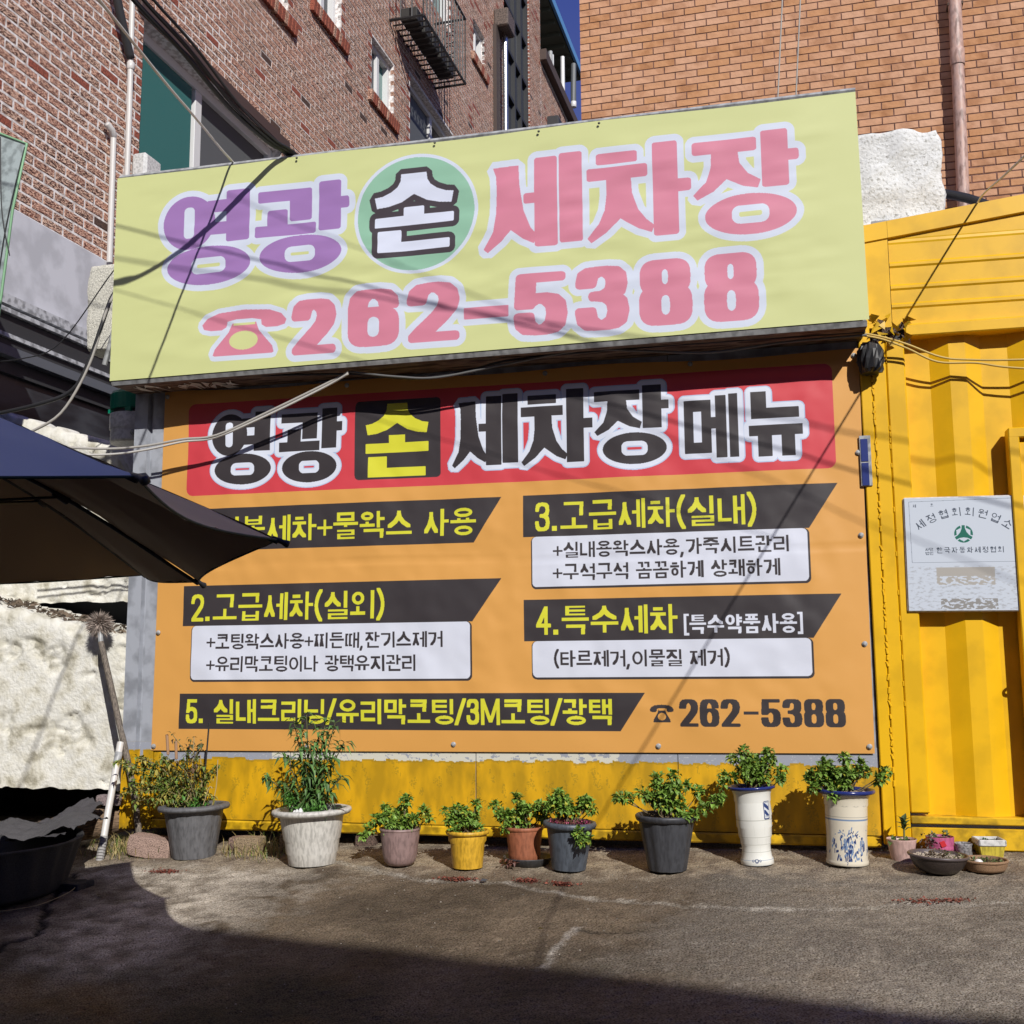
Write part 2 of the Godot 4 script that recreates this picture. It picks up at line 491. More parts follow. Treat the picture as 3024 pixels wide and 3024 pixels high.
	func latin(c: String, x: float, w: float, b: float, t: float, th: float, col: Color) -> void:
		var h := t - b
		match c:
			".": stroke([Vector2(x + w * 0.4, b + th * 0.7), Vector2(x + w * 0.4, b + th * 0.7)], nib(th * 0.65, th * 0.65, 0, 0), col)
			",": stroke([Vector2(x + w * 0.45, b + th * 0.8), Vector2(x + w * 0.2, b - th * 0.9)], nib(th * 0.5, th * 0.3, 0, 0), col)
			"+":
				line(Vector2(x + w * 0.1, b + h * 0.45), Vector2(x + w * 0.9, b + h * 0.45), th * 0.8, col)
				line(Vector2(x + w * 0.5, b + h * 0.45 - w * 0.4), Vector2(x + w * 0.5, b + h * 0.45 + w * 0.4), th * 0.8, col)
			"/": stroke([Vector2(x + w * 0.1, b), Vector2(x + w * 0.9, t)], nib(th * 0.5, th * 0.2, 0, 0), col)
			"-": line(Vector2(x, b + h * 0.45), Vector2(x + w, b + h * 0.45), th * 0.7, col)
			"(", ")":
				var pts: Array = []
				for k in 9:
					var a := lerpf(-1.0, 1.0, k / 8.0)
					var bow := (1.0 - a * a)
					var xx := x + w * (0.75 - 0.5 * bow) if c == "(" else x + w * (0.25 + 0.5 * bow)
					pts.append(Vector2(xx, lerpf(b - h * 0.04, t + h * 0.04, (a + 1) / 2)))
				stroke(pts, nib(th * 0.5, th * 0.3, 0, 0), col)
			"[": stroke([Vector2(x + w * 0.8, t), Vector2(x + w * 0.35, t), Vector2(x + w * 0.35, b), Vector2(x + w * 0.8, b)], nib(th * 0.45, th * 0.4, 0, 0), col)
			"]": stroke([Vector2(x + w * 0.2, t), Vector2(x + w * 0.65, t), Vector2(x + w * 0.65, b), Vector2(x + w * 0.2, b)], nib(th * 0.45, th * 0.4, 0, 0), col)
			"M":
				stroke([Vector2(x + w * 0.12, b), Vector2(x + w * 0.12, t), Vector2(x + w * 0.5, b + h * 0.1), Vector2(x + w * 0.88, t), Vector2(x + w * 0.88, b)], nib(th * 0.5, 0.001, 0, 0), col)
			_: digit(c, x + w * 0.07, b, w * 0.86, h, th, th, 0, th * 0.2, col)
	# numerals drawn with a broad nib
	func digit(c: String, x: float, b: float, w: float, h: float, tx: float, ty: float, g: float, soft: float, col: Color) -> void:
		var paths: Array = []
		match c:
			"2": paths = [[[0.0, 0.26], [0.06, 0.1], [0.22, 0.02], [0.5, 0.0], [0.78, 0.03], [0.95, 0.13], [1.0, 0.27], [0.93, 0.43], [0.7, 0.6], [0.3, 0.84], [0.05, 1.0], [1.0, 1.0]]]
			"3": paths = [[[0.02, 0.22], [0.08, 0.07], [0.25, 0.01], [0.5, 0.0], [0.78, 0.02], [0.93, 0.1], [0.96, 0.25], [0.9, 0.38], [0.7, 0.45], [0.42, 0.46]], [[0.5, 0.46], [0.78, 0.49], [0.95, 0.58], [1.0, 0.74], [0.93, 0.91], [0.75, 0.98], [0.5, 1.0], [0.22, 0.99], [0.05, 0.9], [0.0, 0.74]]]
			"1": paths = [[[0.25, 0.15], [0.62, 0.0], [0.62, 1.0]]]
			"4": paths = [[[0.72, 1.0], [0.72, 0.0], [0.0, 0.7], [1.0, 0.7]]]
			"5": paths = [[[0.96, 0.0], [0.08, 0.0], [0.02, 0.5]], [[0.02, 0.48], [0.2, 0.41], [0.5, 0.38], [0.8, 0.42], [0.96, 0.52], [1.0, 0.7], [0.94, 0.88], [0.78, 0.97], [0.5, 1.0], [0.2, 0.98], [0.04, 0.89], [0.0, 0.74]]]
			"6": paths = [circ(0.5, 0.69, 0.5, 0.31), [[0.0, 0.7], [0.0, 0.3], [0.06, 0.12], [0.22, 0.02], [0.5, 0.0], [0.8, 0.03], [0.95, 0.13], [0.98, 0.24]]]
			"8": paths = [circ(0.5, 0.23, 0.46, 0.23), circ(0.5, 0.73, 0.5, 0.27)]
		for p in paths:
			var pts: Array = []
			for q in p: pts.append(Vector2(lerpf(x + tx / 2, x + w - tx / 2, q[0]), lerpf(b + h - ty / 2, b + ty / 2, q[1])))
			stroke(pts, nib(tx / 2, ty / 2, g, soft), col)
	static func circ(cx: float, cy: float, rx: float, ry: float) -> Array:
		var o: Array = []
		for k in 25:
			var w := TAU * k / 24.0
			var cs := cos(w)
			var sn := sin(w)
			o.append([cx + signf(cs) * pow(absf(cs), 0.62) * rx, cy + signf(sn) * pow(absf(sn), 0.62) * ry])
		return o
	# desk telephone seen from the front, in the rectangle
	func phone(l: float, b: float, r: float, t: float, col: Color, ground: Color, g := 0.0) -> void:
		var w := r - l
		var h := t - b
		var m := func(a: Array) -> Array:
			var o: Array = []
			for q in a: o.append(Vector2(l + q[0] * w, b + q[1] * h))
			return o
		var hand: Array = m.call([[0.02, 0.62], [0.0, 0.72], [0.06, 0.86], [0.2, 0.96], [0.5, 1.0], [0.8, 0.96], [0.94, 0.86], [1.0, 0.72], [0.98, 0.62], [0.9, 0.58], [0.76, 0.58], [0.71, 0.64], [0.7, 0.76], [0.6, 0.8], [0.4, 0.8], [0.3, 0.76], [0.29, 0.64], [0.24, 0.58], [0.1, 0.58]])
		var body: Array = m.call([[0.36, 0.72], [0.64, 0.72], [0.68, 0.52], [0.84, 0.16], [0.86, 0.02], [0.84, 0.0], [0.16, 0.0], [0.14, 0.02], [0.16, 0.16], [0.32, 0.52]])
		for a in [hand, body]:
			if g > 0.0:
				for q in Geometry2D.offset_polygon(PackedVector2Array(a), g, Geometry2D.JOIN_ROUND): poly([Array(q)], col)
			else: poly([a], col)
		if g <= 0.0:
			poly([m.call([[0.37, 0.72], [0.63, 0.72], [0.63, 0.66], [0.37, 0.66]])], ground)
			poly([ell(l + w * 0.5, b + h * 0.32, w * 0.17, h * 0.21)], ground)
# ---------------------------------------------------------------- what is printed on the signs
func c8(r: int, g: int, b: int) -> Color:
	return Color8(r, g, b)
func print_banner() -> ImageTexture:
	var orange := c8(216, 158, 82)
	var red := c8(206, 66, 76)
	var black := c8(56, 51, 54)
	var white := c8(212, 216, 230)
	var yel := c8(214, 212, 56)
	var p := Paint.new(0.145, 3.405, 0.385, 2.1, 2048, orange, self)
	p.rrect(0.29, 1.578, 3.297, 2.03, 0.035, red)
	# headline: pale blue halo, white rim, black letters
	var head := [["영", 0.42, 1.975, 0.3, 0.352], ["광", 0.775, 1.97, 0.298, 0.352], ["세", 1.615, 1.985, 0.308, 0.332], ["차", 1.938, 1.99, 0.31, 0.345], ["장", 2.272, 1.985, 0.32, 0.352], ["메", 2.667, 1.925, 0.231, 0.28], ["뉴", 2.942, 1.925, 0.225, 0.285]]
	for q in head: p.show(q[0], q[1], q[2], q[3], q[4], 0.026, 0.003, c8(178, 196, 226))
	for q in head: p.show(q[0], q[1], q[2], q[3], q[4], 0.021, 0.003, c8(216, 222, 238))
	for q in head: p.show(q[0], q[1], q[2], q[3], q[4], 0.0, 0.002, black)
	p.rrect(1.147, 1.618, 1.56, 1.99, 0.02, black)
	p.show("손", 1.199, 1.972, 0.304, 0.345, 0.0, 0.002, yel)
	# the five slanted bars and white boxes
	var bars := [[0.295, 1.31, 1.512, 1.843, 1.715, "1.기본세차+물왁스 사용", 0.335, 1.731, 1.345, 1.47], [0.291, 0.957, 1.146, 1.842, 1.71, "2.고급세차(실외)", 0.328, 1.3, 0.978, 1.106], [1.944, 1.326, 1.514, 3.298, 3.174, "3.고급세차(실내)", 1.993, 2.963, 1.35, 1.48], [1.943, 0.866, 1.048, 3.293, 3.173, "4.특수세차", 1.993, 2.62, 0.893, 1.018], [0.288, 0.48, 0.642, 2.468, 2.36, "5. 실내크리닝/유리막코팅/3M코팅/광택", 0.32, 2.331, 0.505, 0.617]]
	var boxes := [[0.343, 0.708, 0.957, 1.7], [1.983, 1.106, 1.326, 3.166], [1.981, 0.712, 0.866, 3.163]]
	for b in boxes:
		p.rrect(b[0] - 0.004, b[1] - 0.012, b[3] + 0.008, b[2], 0.022, black)
		p.rrect(b[0], b[1] - 0.003, b[3], b[2], 0.02, white)
	for b in bars:
		p.poly([[Vector2(b[0], b[1]), Vector2(b[4], b[1]), Vector2(b[3], b[2]), Vector2(b[0], b[2])]], black)
		p.text(b[5], b[6], b[7], b[8], b[9], 0.0165, 0.0145, yel)
	p.text("[특수약품사용]", 2.638, 3.135, 0.888, 0.97, 0.0125, 0.01, white)
	for q in [["+코팅왁스사용+찌든때,잔기스제거", 0.42, 1.577, 0.845, 0.918], ["+유리막코팅이나 광택유지관리", 0.423, 1.452, 0.741, 0.814], ["+실내용왁스사용,가죽시트관리", 2.077, 3.095, 1.229, 1.3], ["+구석구석 꼼꼼하게 상쾌하게", 2.076, 3.053, 1.129, 1.203], ["(타르제거,이물질 제거)", 2.075, 2.83, 0.753, 0.825]]:
		p.text(q[0], q[1], q[2], q[3], q[4], 0.0098, 0.0085, black)
	p.phone(2.487, 0.518, 2.588, 0.592, black, orange)
	var x := 2.611
	for q in ["2", "6", "2", "-", "5", "3", "8", "8"]:
		if q == "-":
			p.line(Vector2(x + 0.015, 0.557), Vector2(x + 0.063, 0.557), 0.013, black)
			x += 0.079
		else:
			p.digit(q, x, 0.5, 0.08, 0.115, 0.03, 0.0145, 0.0, 0.005, black)
			x += 0.0862
	return p.tex()

func print_sign() -> ImageTexture:
	var ground := c8(204, 209, 146)
	var halo := c8(206, 214, 230)
	var violet := c8(156, 118, 178)
	var pink := c8(208, 128, 150)
	var black := c8(66, 58, 64)
	var p := Paint.new(-0.008, 3.438, 2.11, 3.13, 2048, ground, self)
	var words := [["영", 0.249, 2.995, 0.445, 0.455, violet], ["광", 0.735, 2.99, 0.44, 0.43, violet], ["세", 1.823, 3.002, 0.446, 0.43, pink], ["차", 2.288, 3.004, 0.43, 0.435, pink], ["장", 2.747, 3.004, 0.43, 0.455, pink]]
	var nums := [["2", 0.913, 0.219], ["6", 1.188, 0.245], ["2", 1.466, 0.246], ["5", 1.956, 0.24], ["3", 2.228, 0.236], ["8", 2.505, 0.226], ["8", 2.779, 0.226]]
	var nb := [2.167, 2.183, 2.186, 2.18, 2.181, 2.183, 2.179]
	for pass_ in 2:
		var g := 0.03 if pass_ == 0 else 0.0
		for w in words:
			p.show(w[0], w[1], w[2], w[3], w[4], g, 0.012, halo if pass_ == 0 else w[5])
		for k in 7:
			var w: Array = nums[k]
			p.digit(w[0], w[1], nb[k], w[2], 0.262 + 0.035 * k / 6.0, 0.094, 0.043, g, 0.018, halo if pass_ == 0 else pink)
		p.stroke([Vector2(1.765, 2.302), Vector2(1.9, 2.302)], p.nib(0.033, 0.026, g, 0.003), halo if pass_ == 0 else pink)
		p.phone(0.467, 2.19, 0.888, 2.405, halo if pass_ == 0 else pink, ground, g * 0.8)
	p.poly([Paint.ell(1.506, 2.79, 0.293, 0.283, 90)], halo)
	p.poly([Paint.ell(1.506, 2.79, 0.276, 0.267, 90)], c8(142, 188, 162))
	for q in [[0.026, black], [0.0, c8(214, 220, 238)]]:
		p.show("손", 1.311, 2.982, 0.375, 0.365, q[0], 0.006, q[1])
	return p.tex()

func print_plaque() -> ImageTexture:
	var ground := c8(196, 204, 216)
	var ink := c8(62, 72, 88)
	var green := c8(0, 100, 84)
	var p := Paint.new(0.0, 0.465, 0.0, 0.47, 768, ground, self)
	# two worn patches where a paper label has been torn off, and grime
	var n := nz(41, 0.02)
	for y in range(420, 776):
		for x in range(0, 768, 2):
			var q := n.get_noise_2d(x, y * 2.2)
			if q > 0.12 and y > 470:
				p.im.fill_rect(Rect2i(x, y, 2, 1), c8(188, 195, 206) if q < 0.35 else c8(174, 179, 187))
			var up := x > 190 and x < 560 and y > 480 and y < 600 and (q > -0.05 or y < 540)
			var low := x > 210 and x < 570 and y > 690 and y < 762 and q > -0.1
			if up: p.im.fill_rect(Rect2i(x, y, 2, 1), c8(168, 164, 158))
			elif low: p.im.fill_rect(Rect2i(x, y, 2, 1), c8(140, 138, 136))
	for q in [[Vector2(0.02, 0.452), Vector2(0.43, 0.458)], [Vector2(0.43, 0.458), Vector2(0.434, 0.2)], [Vector2(0.434, 0.2), Vector2(0.024, 0.2)], [Vector2(0.024, 0.2), Vector2(0.02, 0.452)]]:
		p.line(q[0], q[1], 0.0013, c8(96, 106, 122))
	p.text("제", 0.035, 0.048, 0.428, 0.441, 0.0014, 0.0012, ink)
	p.text("호", 0.103, 0.116, 0.431, 0.443, 0.0014, 0.0012, ink)
	var arc := "세정협회회원업소"
	for k in 8:
		var a := lerpf(0.6, -0.62, k / 7.0)
		var at := Vector2(0.226, 0.115) + Vector2(0, 0.292).rotated(a) * Vector2(1.0, 1.0)
		p.hangul(arc.unicode_at(k), at.x - 0.018, at.y + 0.018, 0.036, 0.036, 0.0034, 0.003, 0, 0, ink, a)
	# green round emblem: three blades meeting, three arcs
	var o := Vector2(0.227, 0.315)
	for k in 3:
		var up := PI / 2 + TAU * k / 3
		var blade: Array = []
		var u := Vector2(cos(up), sin(up))
		var v := Vector2(-u.y, u.x)
		for q in [[0.036, 0.006], [0.022, 0.0065], [0.008, 0.012], [-0.004, 0.01], [-0.004, -0.01], [0.008, -0.012], [0.022, -0.0065], [0.036, -0.006]]:
			blade.append(o + u * q[0] + v * q[1])
		p.poly([blade], green)
		var band: Array = []
		for m in 9:
			var w := up + PI / 3 + lerpf(-0.72, 0.72, m / 8.0)
			band.append(o + Vector2(cos(w), sin(w)) * 0.036)
		for m in 9:
			var w := up + PI / 3 + lerpf(0.66, -0.66, m / 8.0)
			var rr := 0.029 - 0.003 * absf(m - 4.0) / 4.0 + (0.003 if m == 4 else 0.0)
			band.append(o + Vector2(cos(w), sin(w)) * rr)
		p.poly([band], green)
	p.text("사단", 0.076, 0.108, 0.247, 0.26, 0.002, 0.0018, ink)
	p.text("법인", 0.076, 0.108, 0.231, 0.244, 0.002, 0.0018, ink)
	var low := "한국자동차세정협회"
	for k in 9:
		p.hangul(low.unicode_at(k), 0.12 + k * 0.0293, 0.262, 0.023, 0.025, 0.0029, 0.0026, 0, 0, ink)
	return p.tex()
# ---------------------------------------------------------------- the place
var M := {}
func _ready() -> void:
	rng.seed = 20240
	var cam := Camera3D.new()
	cam.name = "camera"
	cam.transform = Transform3D(Basis(CR, CU, CB), CAM)
	cam.fov = 49.23
	cam.near = 0.05
	cam.far = 400.0
	cam.current = true
	add_child(cam)
	var env := Environment.new()
	env.background_mode = Environment.BG_SKY
	env.tonemap_mode = Environment.TONE_MAPPER_LINEAR
	env.tonemap_exposure = 1.0
	env.sdfgi_enabled = true
	env.ssao_enabled = true
	env.ssil_enabled = true
	var sm := ProceduralSkyMaterial.new()
	sm.sky_top_color = Color(0.10, 0.21, 0.56)
	sm.sky_horizon_color = Color(0.68, 0.72, 0.76)
	sm.sky_curve = 0.2
	sm.ground_bottom_color = Color(0.16, 0.15, 0.14)
	sm.ground_horizon_color = Color(0.5, 0.5, 0.5)
	sm.sky_energy_multiplier = 1.0
	sm.ground_energy_multiplier = 1.0
	sm.sun_angle_max = 1.0
	var sky := Sky.new()
	sky.sky_material = sm
	env.sky = sky
	var we := WorldEnvironment.new()
	we.name = "world"
	we.environment = env
	add_child(we)
	var sun := DirectionalLight3D.new()
	sun.name = "sun"
	sun.light_color = Color(1.0, 0.985, 0.955)
	sun.light_energy = 1.43
	sun.light_angular_distance = 0.5
	sun.shadow_enabled = true
	add_child(sun)
	sun.look_at_from_position(SUN * 10.0, Vector3.ZERO)
	materials()
	ground()
	container()
	left_building()
	right_building()
	back_buildings()
	stucco_walls()
	signs()
	umbrella()
	cables()
	clutter()
	pots()

func materials() -> void:
	M.yellow = noisy(lin(0.80, 0.455, 0.003), 0.42, 0.9, 11, 0.94, 0.01)
	M.yellow_old = noisy(lin(0.70, 0.42, 0.006), 0.5, 1.3, 12, 0.7, 0.012)
	M.grey_paint = noisy(lin(0.36, 0.38, 0.43), 0.5, 1.1, 13, 0.82, 0.012)
	M.steel = noisy(lin(0.40, 0.41, 0.42), 0.45, 2.0, 14, 0.75, 0.02)
	M.rust = noisy(lin(0.16, 0.10, 0.07), 0.8, 5.0, 15, 0.35, 0.03)
	M.black = mat(lin(0.02, 0.02, 0.022), 0.5)
	M.dark = mat(lin(0.035, 0.036, 0.04), 0.6)
	M.rubber = noisy(lin(0.035, 0.034, 0.037), 0.85, 6.0, 16, 0.6, 0.05, 1.5)
	M.white_plastic = noisy(lin(0.66, 0.66, 0.65), 0.45, 4.0, 17, 0.85)
	M.pvc = mat(lin(0.62, 0.60, 0.58), 0.4)
	var st := mat(lin(0.74, 0.73, 0.685), 0.9)
	st.albedo_texture = ntex(21, 0.006, [[0.15, Color(0.72, 0.70, 0.64)], [0.36, Color(0.94, 0.93, 0.9)], [0.6, Color(1, 1, 1)], [0.9, Color(0.92, 0.91, 0.88)]], 1024)
	st.normal_enabled = true
	st.normal_texture = nnorm(22, 0.045, 3.0, 1024)
	M.stucco = tri(st, 0.9)
	var sn := mat(lin(0.75, 0.755, 0.745), 0.95)
	sn.albedo_texture = ntex(23, 0.05, [[0.2, Color(0.75, 0.745, 0.72)], [0.3, Color(0.97, 0.97, 0.97)], [0.7, Color(1, 1, 1)]], 512)
	sn.normal_enabled = true
	sn.normal_texture = nnorm(24, 0.05, 3.0)
	M.rough_white = tri(sn, 1.8)
	M.soil = noisy(lin(0.07, 0.05, 0.035), 0.95, 8.0, 25, 0.4, 0.04, 4.0)
	M.leaf = tinted(mat(Color(1, 1, 1), 0.55))
	M.leaf.backlight = Color(0.35, 0.45, 0.08)
	M.stem = tinted(mat(Color(1, 1, 1), 0.8))
	M.glass_teal = mat(lin(0.05, 0.17, 0.165), 0.12)
	M.glass_dark = mat(lin(0.018, 0.022, 0.028), 0.06)
	M.glass_blue = mat(lin(0.012, 0.02, 0.045), 0.05)
	M.screen = mat(lin(0.10, 0.105, 0.11), 0.6)
	M.frame_white = mat(lin(0.72, 0.72, 0.72), 0.35)

# ---------------------------------------------------------------- ground
func seg_dist(p: Vector2, line: Array) -> float:
	var best := 1e9
	for k in line.size() - 1:
		best = minf(best, p.distance_to(Geometry2D.get_closest_point_to_segment(p, line[k], line[k + 1])))
	return best
const CRACK: Array = [Vector2(1.0, 0.2), Vector2(1.2, 0.294), Vector2(1.417, 0.401), Vector2(1.643, 0.53), Vector2(1.956, 0.535), Vector2(2.136, 0.64), Vector2(2.3, 0.716), Vector2(2.621, 0.778), Vector2(2.933, 0.834), Vector2(3.156, 0.799), Vector2(3.437, 0.72), Vector2(3.79, 0.687), Vector2(4.5, 0.67)]
const JOINT: Array = [Vector2(2.345, 1.05), Vector2(2.314, 1.27), Vector2(2.306, 1.459)]
const SEAM: Array = [Vector2(2.36, 1.081), Vector2(2.45, 1.099), Vector2(2.54, 1.078)]
const SLAB: Array = [Vector2(0.6, 2.4), Vector2(0.62, 1.75), Vector2(0.414, 1.386), Vector2(0.499, 1.3), Vector2(0.281, 0.943), Vector2(0.1, 0.5)]
func ground() -> void:
	var a := nz(1, 1.3, 4)
	var b := nz(2, 7.0, 4)
	var d := nz(3, 40.0, 3)
	var e := nz(4, 0.6, 3)
	var g := G.new()
	g.use_c = true
	var nx := 440
	var nzc := 270
	var x0 := -1.2
	var z0 := -0.6
	for j in nzc + 1:
		for k in nx + 1:
			var x := x0 + 5.9 * k / nx
			var z := z0 + 3.1 * j / nzc
			var q := Vector2(x, z)
			var n1 := a.get_noise_2d(x, z)
			var n2 := b.get_noise_2d(x, z)
			var n3 := d.get_noise_2d(x, z)
			var h := n1 * 0.008 + n2 * 0.004 + n3 * 0.0024
			# how wet, how dusty
			var dry := smoothstep(0.22, -0.12, x - 1.12 + n2 * 0.32 + n1 * 0.2) * smoothstep(0.25, 0.42, z)
			var right := smoothstep(2.35, 3.3, x + n1 * 0.6 + n2 * 0.35)
			var dirt := smoothstep(0.52, 0.28, z + n2 * 0.14 + n1 * 0.06)
			var c := Color(0.21, 0.163, 0.115).lerp(Color(0.125, 0.097, 0.069), clampf(0.5 + n1 * 1.6, 0, 1))
			c = c.lerp(Color(0.36, 0.32, 0.265).lerp(Color(0.21, 0.185, 0.155), clampf(0.5 + n2 * 1.5 + n1, 0, 1)), right)
			c = c.lerp(Color(0.6, 0.54, 0.455), dry * clampf(0.75 + n2 * 0.8, 0, 1))
			c = c.lerp(Color(0.47, 0.395, 0.30).lerp(Color(0.22, 0.175, 0.135), clampf(0.45 + n2 * 2.0, 0, 1)), dirt * 0.85)
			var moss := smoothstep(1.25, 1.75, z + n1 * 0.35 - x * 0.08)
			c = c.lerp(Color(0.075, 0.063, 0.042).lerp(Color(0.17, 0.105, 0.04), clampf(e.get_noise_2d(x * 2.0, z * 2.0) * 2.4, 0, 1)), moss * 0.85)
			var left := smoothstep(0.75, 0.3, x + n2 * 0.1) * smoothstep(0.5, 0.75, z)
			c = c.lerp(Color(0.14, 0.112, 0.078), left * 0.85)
			if z > 0.1 and z < 1.6:
				var w := Vector2(x + n2 * 0.03, z + n3 * 0.012 + n2 * 0.035)
				var cd := seg_dist(w, CRACK)
				var wob := 0.5 + 0.5 * clampf(n2 * 2.5 + 0.4, 0, 1)
				c = c.lerp(Color(0.42, 0.39, 0.34), smoothstep(0.03, 0.006, cd) * 0.75 * wob)
				h -= 0.007 * smoothstep(0.012, 0.0, cd)
				var jd := seg_dist(w, JOINT)
				c = c.lerp(Color(0.40, 0.37, 0.33), smoothstep(0.022, 0.004, jd) * 0.8 * wob)
				var sd := seg_dist(w, SEAM)
				c = c.lerp(Color(0.02, 0.017, 0.014), smoothstep(0.02, 0.003, sd) * 0.9)
				h -= 0.01 * smoothstep(0.02, 0.0, sd)
			if x < 0.9 and z > 0.4:
				var ld := seg_dist(q + Vector2(n2, n3) * 0.02, SLAB)
				h -= 0.014 * smoothstep(0.02, 0.0, ld)
				c = c.lerp(Color(0.012, 0.01, 0.008), smoothstep(0.024, 0.004, ld))
			# pits in the old surface near the viewer
			if z > 1.2 and n3 + n2 * 0.6 > 0.42:
				h -= 0.006
			c = c * clampf(1.0 + n3 * 0.5 + n2 * 0.3, 0.4, 1.7)
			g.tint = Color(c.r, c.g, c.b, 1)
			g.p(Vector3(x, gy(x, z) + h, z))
	for j in nzc:
		for k in nx:
			var o := j * (nx + 1) + k
			g.t(o + nx + 1, o, o + 1)
			g.t(o + nx + 1, o + 1, o + nx + 2)
	# the rest of the yard and street, out to the horizon
	var xs := [-200.0, -40.0, -8.0, -1.18, 4.68, 12.0, 60.0, 200.0]
	var zs := [-200.0, -40.0, -8.0, -0.59, 2.49, 6.0, 14.0, 60.0, 200.0]
	g.tint = Color(0.10, 0.09, 0.075, 1)
	for j in zs.size() - 1:
		for k in xs.size() - 1:
			if k == 3 and j == 3: continue
			var v: Array[Vector3] = []
			for m in [[k, j], [k + 1, j], [k + 1, j + 1], [k, j + 1]]:
				var x: float = xs[m[0]]
				var z: float = zs[m[1]]
				v.append(Vector3(x, gy(clampf(x, -3, 8), clampf(z, -2.0, 14.0)) - 0.004, z))
			g.quad(v[0], v[1], v[2], v[3])
	var m := tinted(mat(Color(1, 1, 1), 0.82))
	m.albedo_texture = ntex(31, 0.06, [[0.25, Color(0.52, 0.5, 0.47)], [0.42, Color(0.86, 0.85, 0.83)], [0.62, Color(0.95, 0.95, 0.95)], [0.75, Color(1.0, 1.0, 1.0)]], 1024)
	m.normal_enabled = true
	m.normal_texture = nnorm(32, 0.07, 5.5, 1024)
	tri(m, 1.7)
	m.metallic_specular = 0.3
	structure("ground", g, m, true)
	# loose grit lying on the concrete
	var grit := G.new()
	var c := [Vector3(1, 0, 0.2), Vector3(-0.1, 0, 1), Vector3(-1, 0.1, -0.1), Vector3(0.15, 0, -0.9), Vector3(0.1, 0.8, 0)]
	grit.tri(c[0], c[4], c[1]); grit.tri(c[1], c[4], c[2]); grit.tri(c[2], c[4], c[3]); grit.tri(c[3], c[4], c[0])
	var mm := MultiMesh.new()
	mm.transform_format = MultiMesh.TRANSFORM_3D
	mm.use_colors = true
	mm.mesh = grit.mesh()
	var spots: Array = []
	for k in 4200:
		var x := rng.randf_range(-0.3, 4.4)
		var z := rng.randf_range(0.02, 2.1)
		if k % 3 == 0: z = rng.randf_range(0.02, 0.6)
		if x < 1.0 and z > 0.5 and k % 4: continue
		var s := 0.001 + 0.0034 * pow(rng.randf(), 4.0)
		spots.append([Transform3D(Basis(Vector3.UP, rng.randf() * TAU).scaled(Vector3(s, s * rng.randf_range(0.5, 1.1), s)), Vector3(x, gy(x, z) + a.get_noise_2d(x, z) * 0.008 + b.get_noise_2d(x, z) * 0.004, z)), rng.randf()])
	mm.instance_count = spots.size()
	for k in spots.size():
		mm.set_instance_transform(k, spots[k][0])
		var f: float = spots[k][1]
		mm.set_instance_color(k, Color(0.32, 0.285, 0.235) * (0.35 + 0.8 * f))
	var gi := MultiMeshInstance3D.new()
	gi.name = "grit"
	gi.multimesh = mm
	gi.material_override = tinted(mat(Color(1, 1, 1), 0.9))
	add_child(gi, true)
	gi.set_meta("kind", "stuff")
	tag(gi, "loose pale grit and sand scattered over the concrete yard", "grit")
# ---------------------------------------------------------------- the yellow container and its signs
func paint_panels() -> ImageTexture:
	var p := Paint.new(0.0, 3.41, 0.0, 0.42, 2048, c8(150, 154, 166), self)
	var im := p.im
	var a := nz(51, 0.012)
	var b := nz(52, 0.05)
	var d := nz(53, 0.15)
	for x in range(0, 2048, 2):
		var xm := x / p.s
		var edge := 0.35 + 0.006 * a.get_noise_1d(x) + 0.007 * signf(a.get_noise_1d(floorf(x / 34.0) * 60.0)) * 0.6
		if xm < 0.33: edge = 0.385 if xm < 0.075 or (xm > 0.1 and xm < 0.19) else 0.335
		for y in range(0, im.get_height(), 2):
			var ym := 0.42 - y / p.s
			var soft := edge + 0.005 * b.get_noise_2d(x, y)
			if ym < soft:
				var t := clampf(0.5 + a.get_noise_2d(x * 1.4, y * 0.5) * 1.2, 0, 1)
				var col := c8(214, 163, 6).lerp(c8(176, 136, 4), t)
				if b.get_noise_2d(x * 0.6, y * 0.25) > 0.3 and d.get_noise_2d(x, y) > 0.0: col = col.lerp(c8(120, 104, 40), 0.35)
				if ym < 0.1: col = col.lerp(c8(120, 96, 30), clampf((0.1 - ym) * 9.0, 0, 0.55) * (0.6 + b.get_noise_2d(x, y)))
				if soft - ym < 0.008: col = col.lerp(c8(150, 120, 30), 0.5)
				im.fill_rect(Rect2i(x, y, 2, 2), col)
			elif xm > 0.75 and xm < 2.35 and ym > 0.33 and b.get_noise_2d(x * 0.5, y * 1.1) + 0.35 * d.get_noise_2d(x, y) > -0.12 - 0.3 * (1.0 - absf(xm - 1.5)):
				im.fill_rect(Rect2i(x, y, 2, 2), c8(204, 202, 190))
			elif d.get_noise_2d(x * 0.4, y * 1.5) > 0.45:
				im.fill_rect(Rect2i(x, y, 2, 2), c8(176, 178, 184))
	return p.tex()
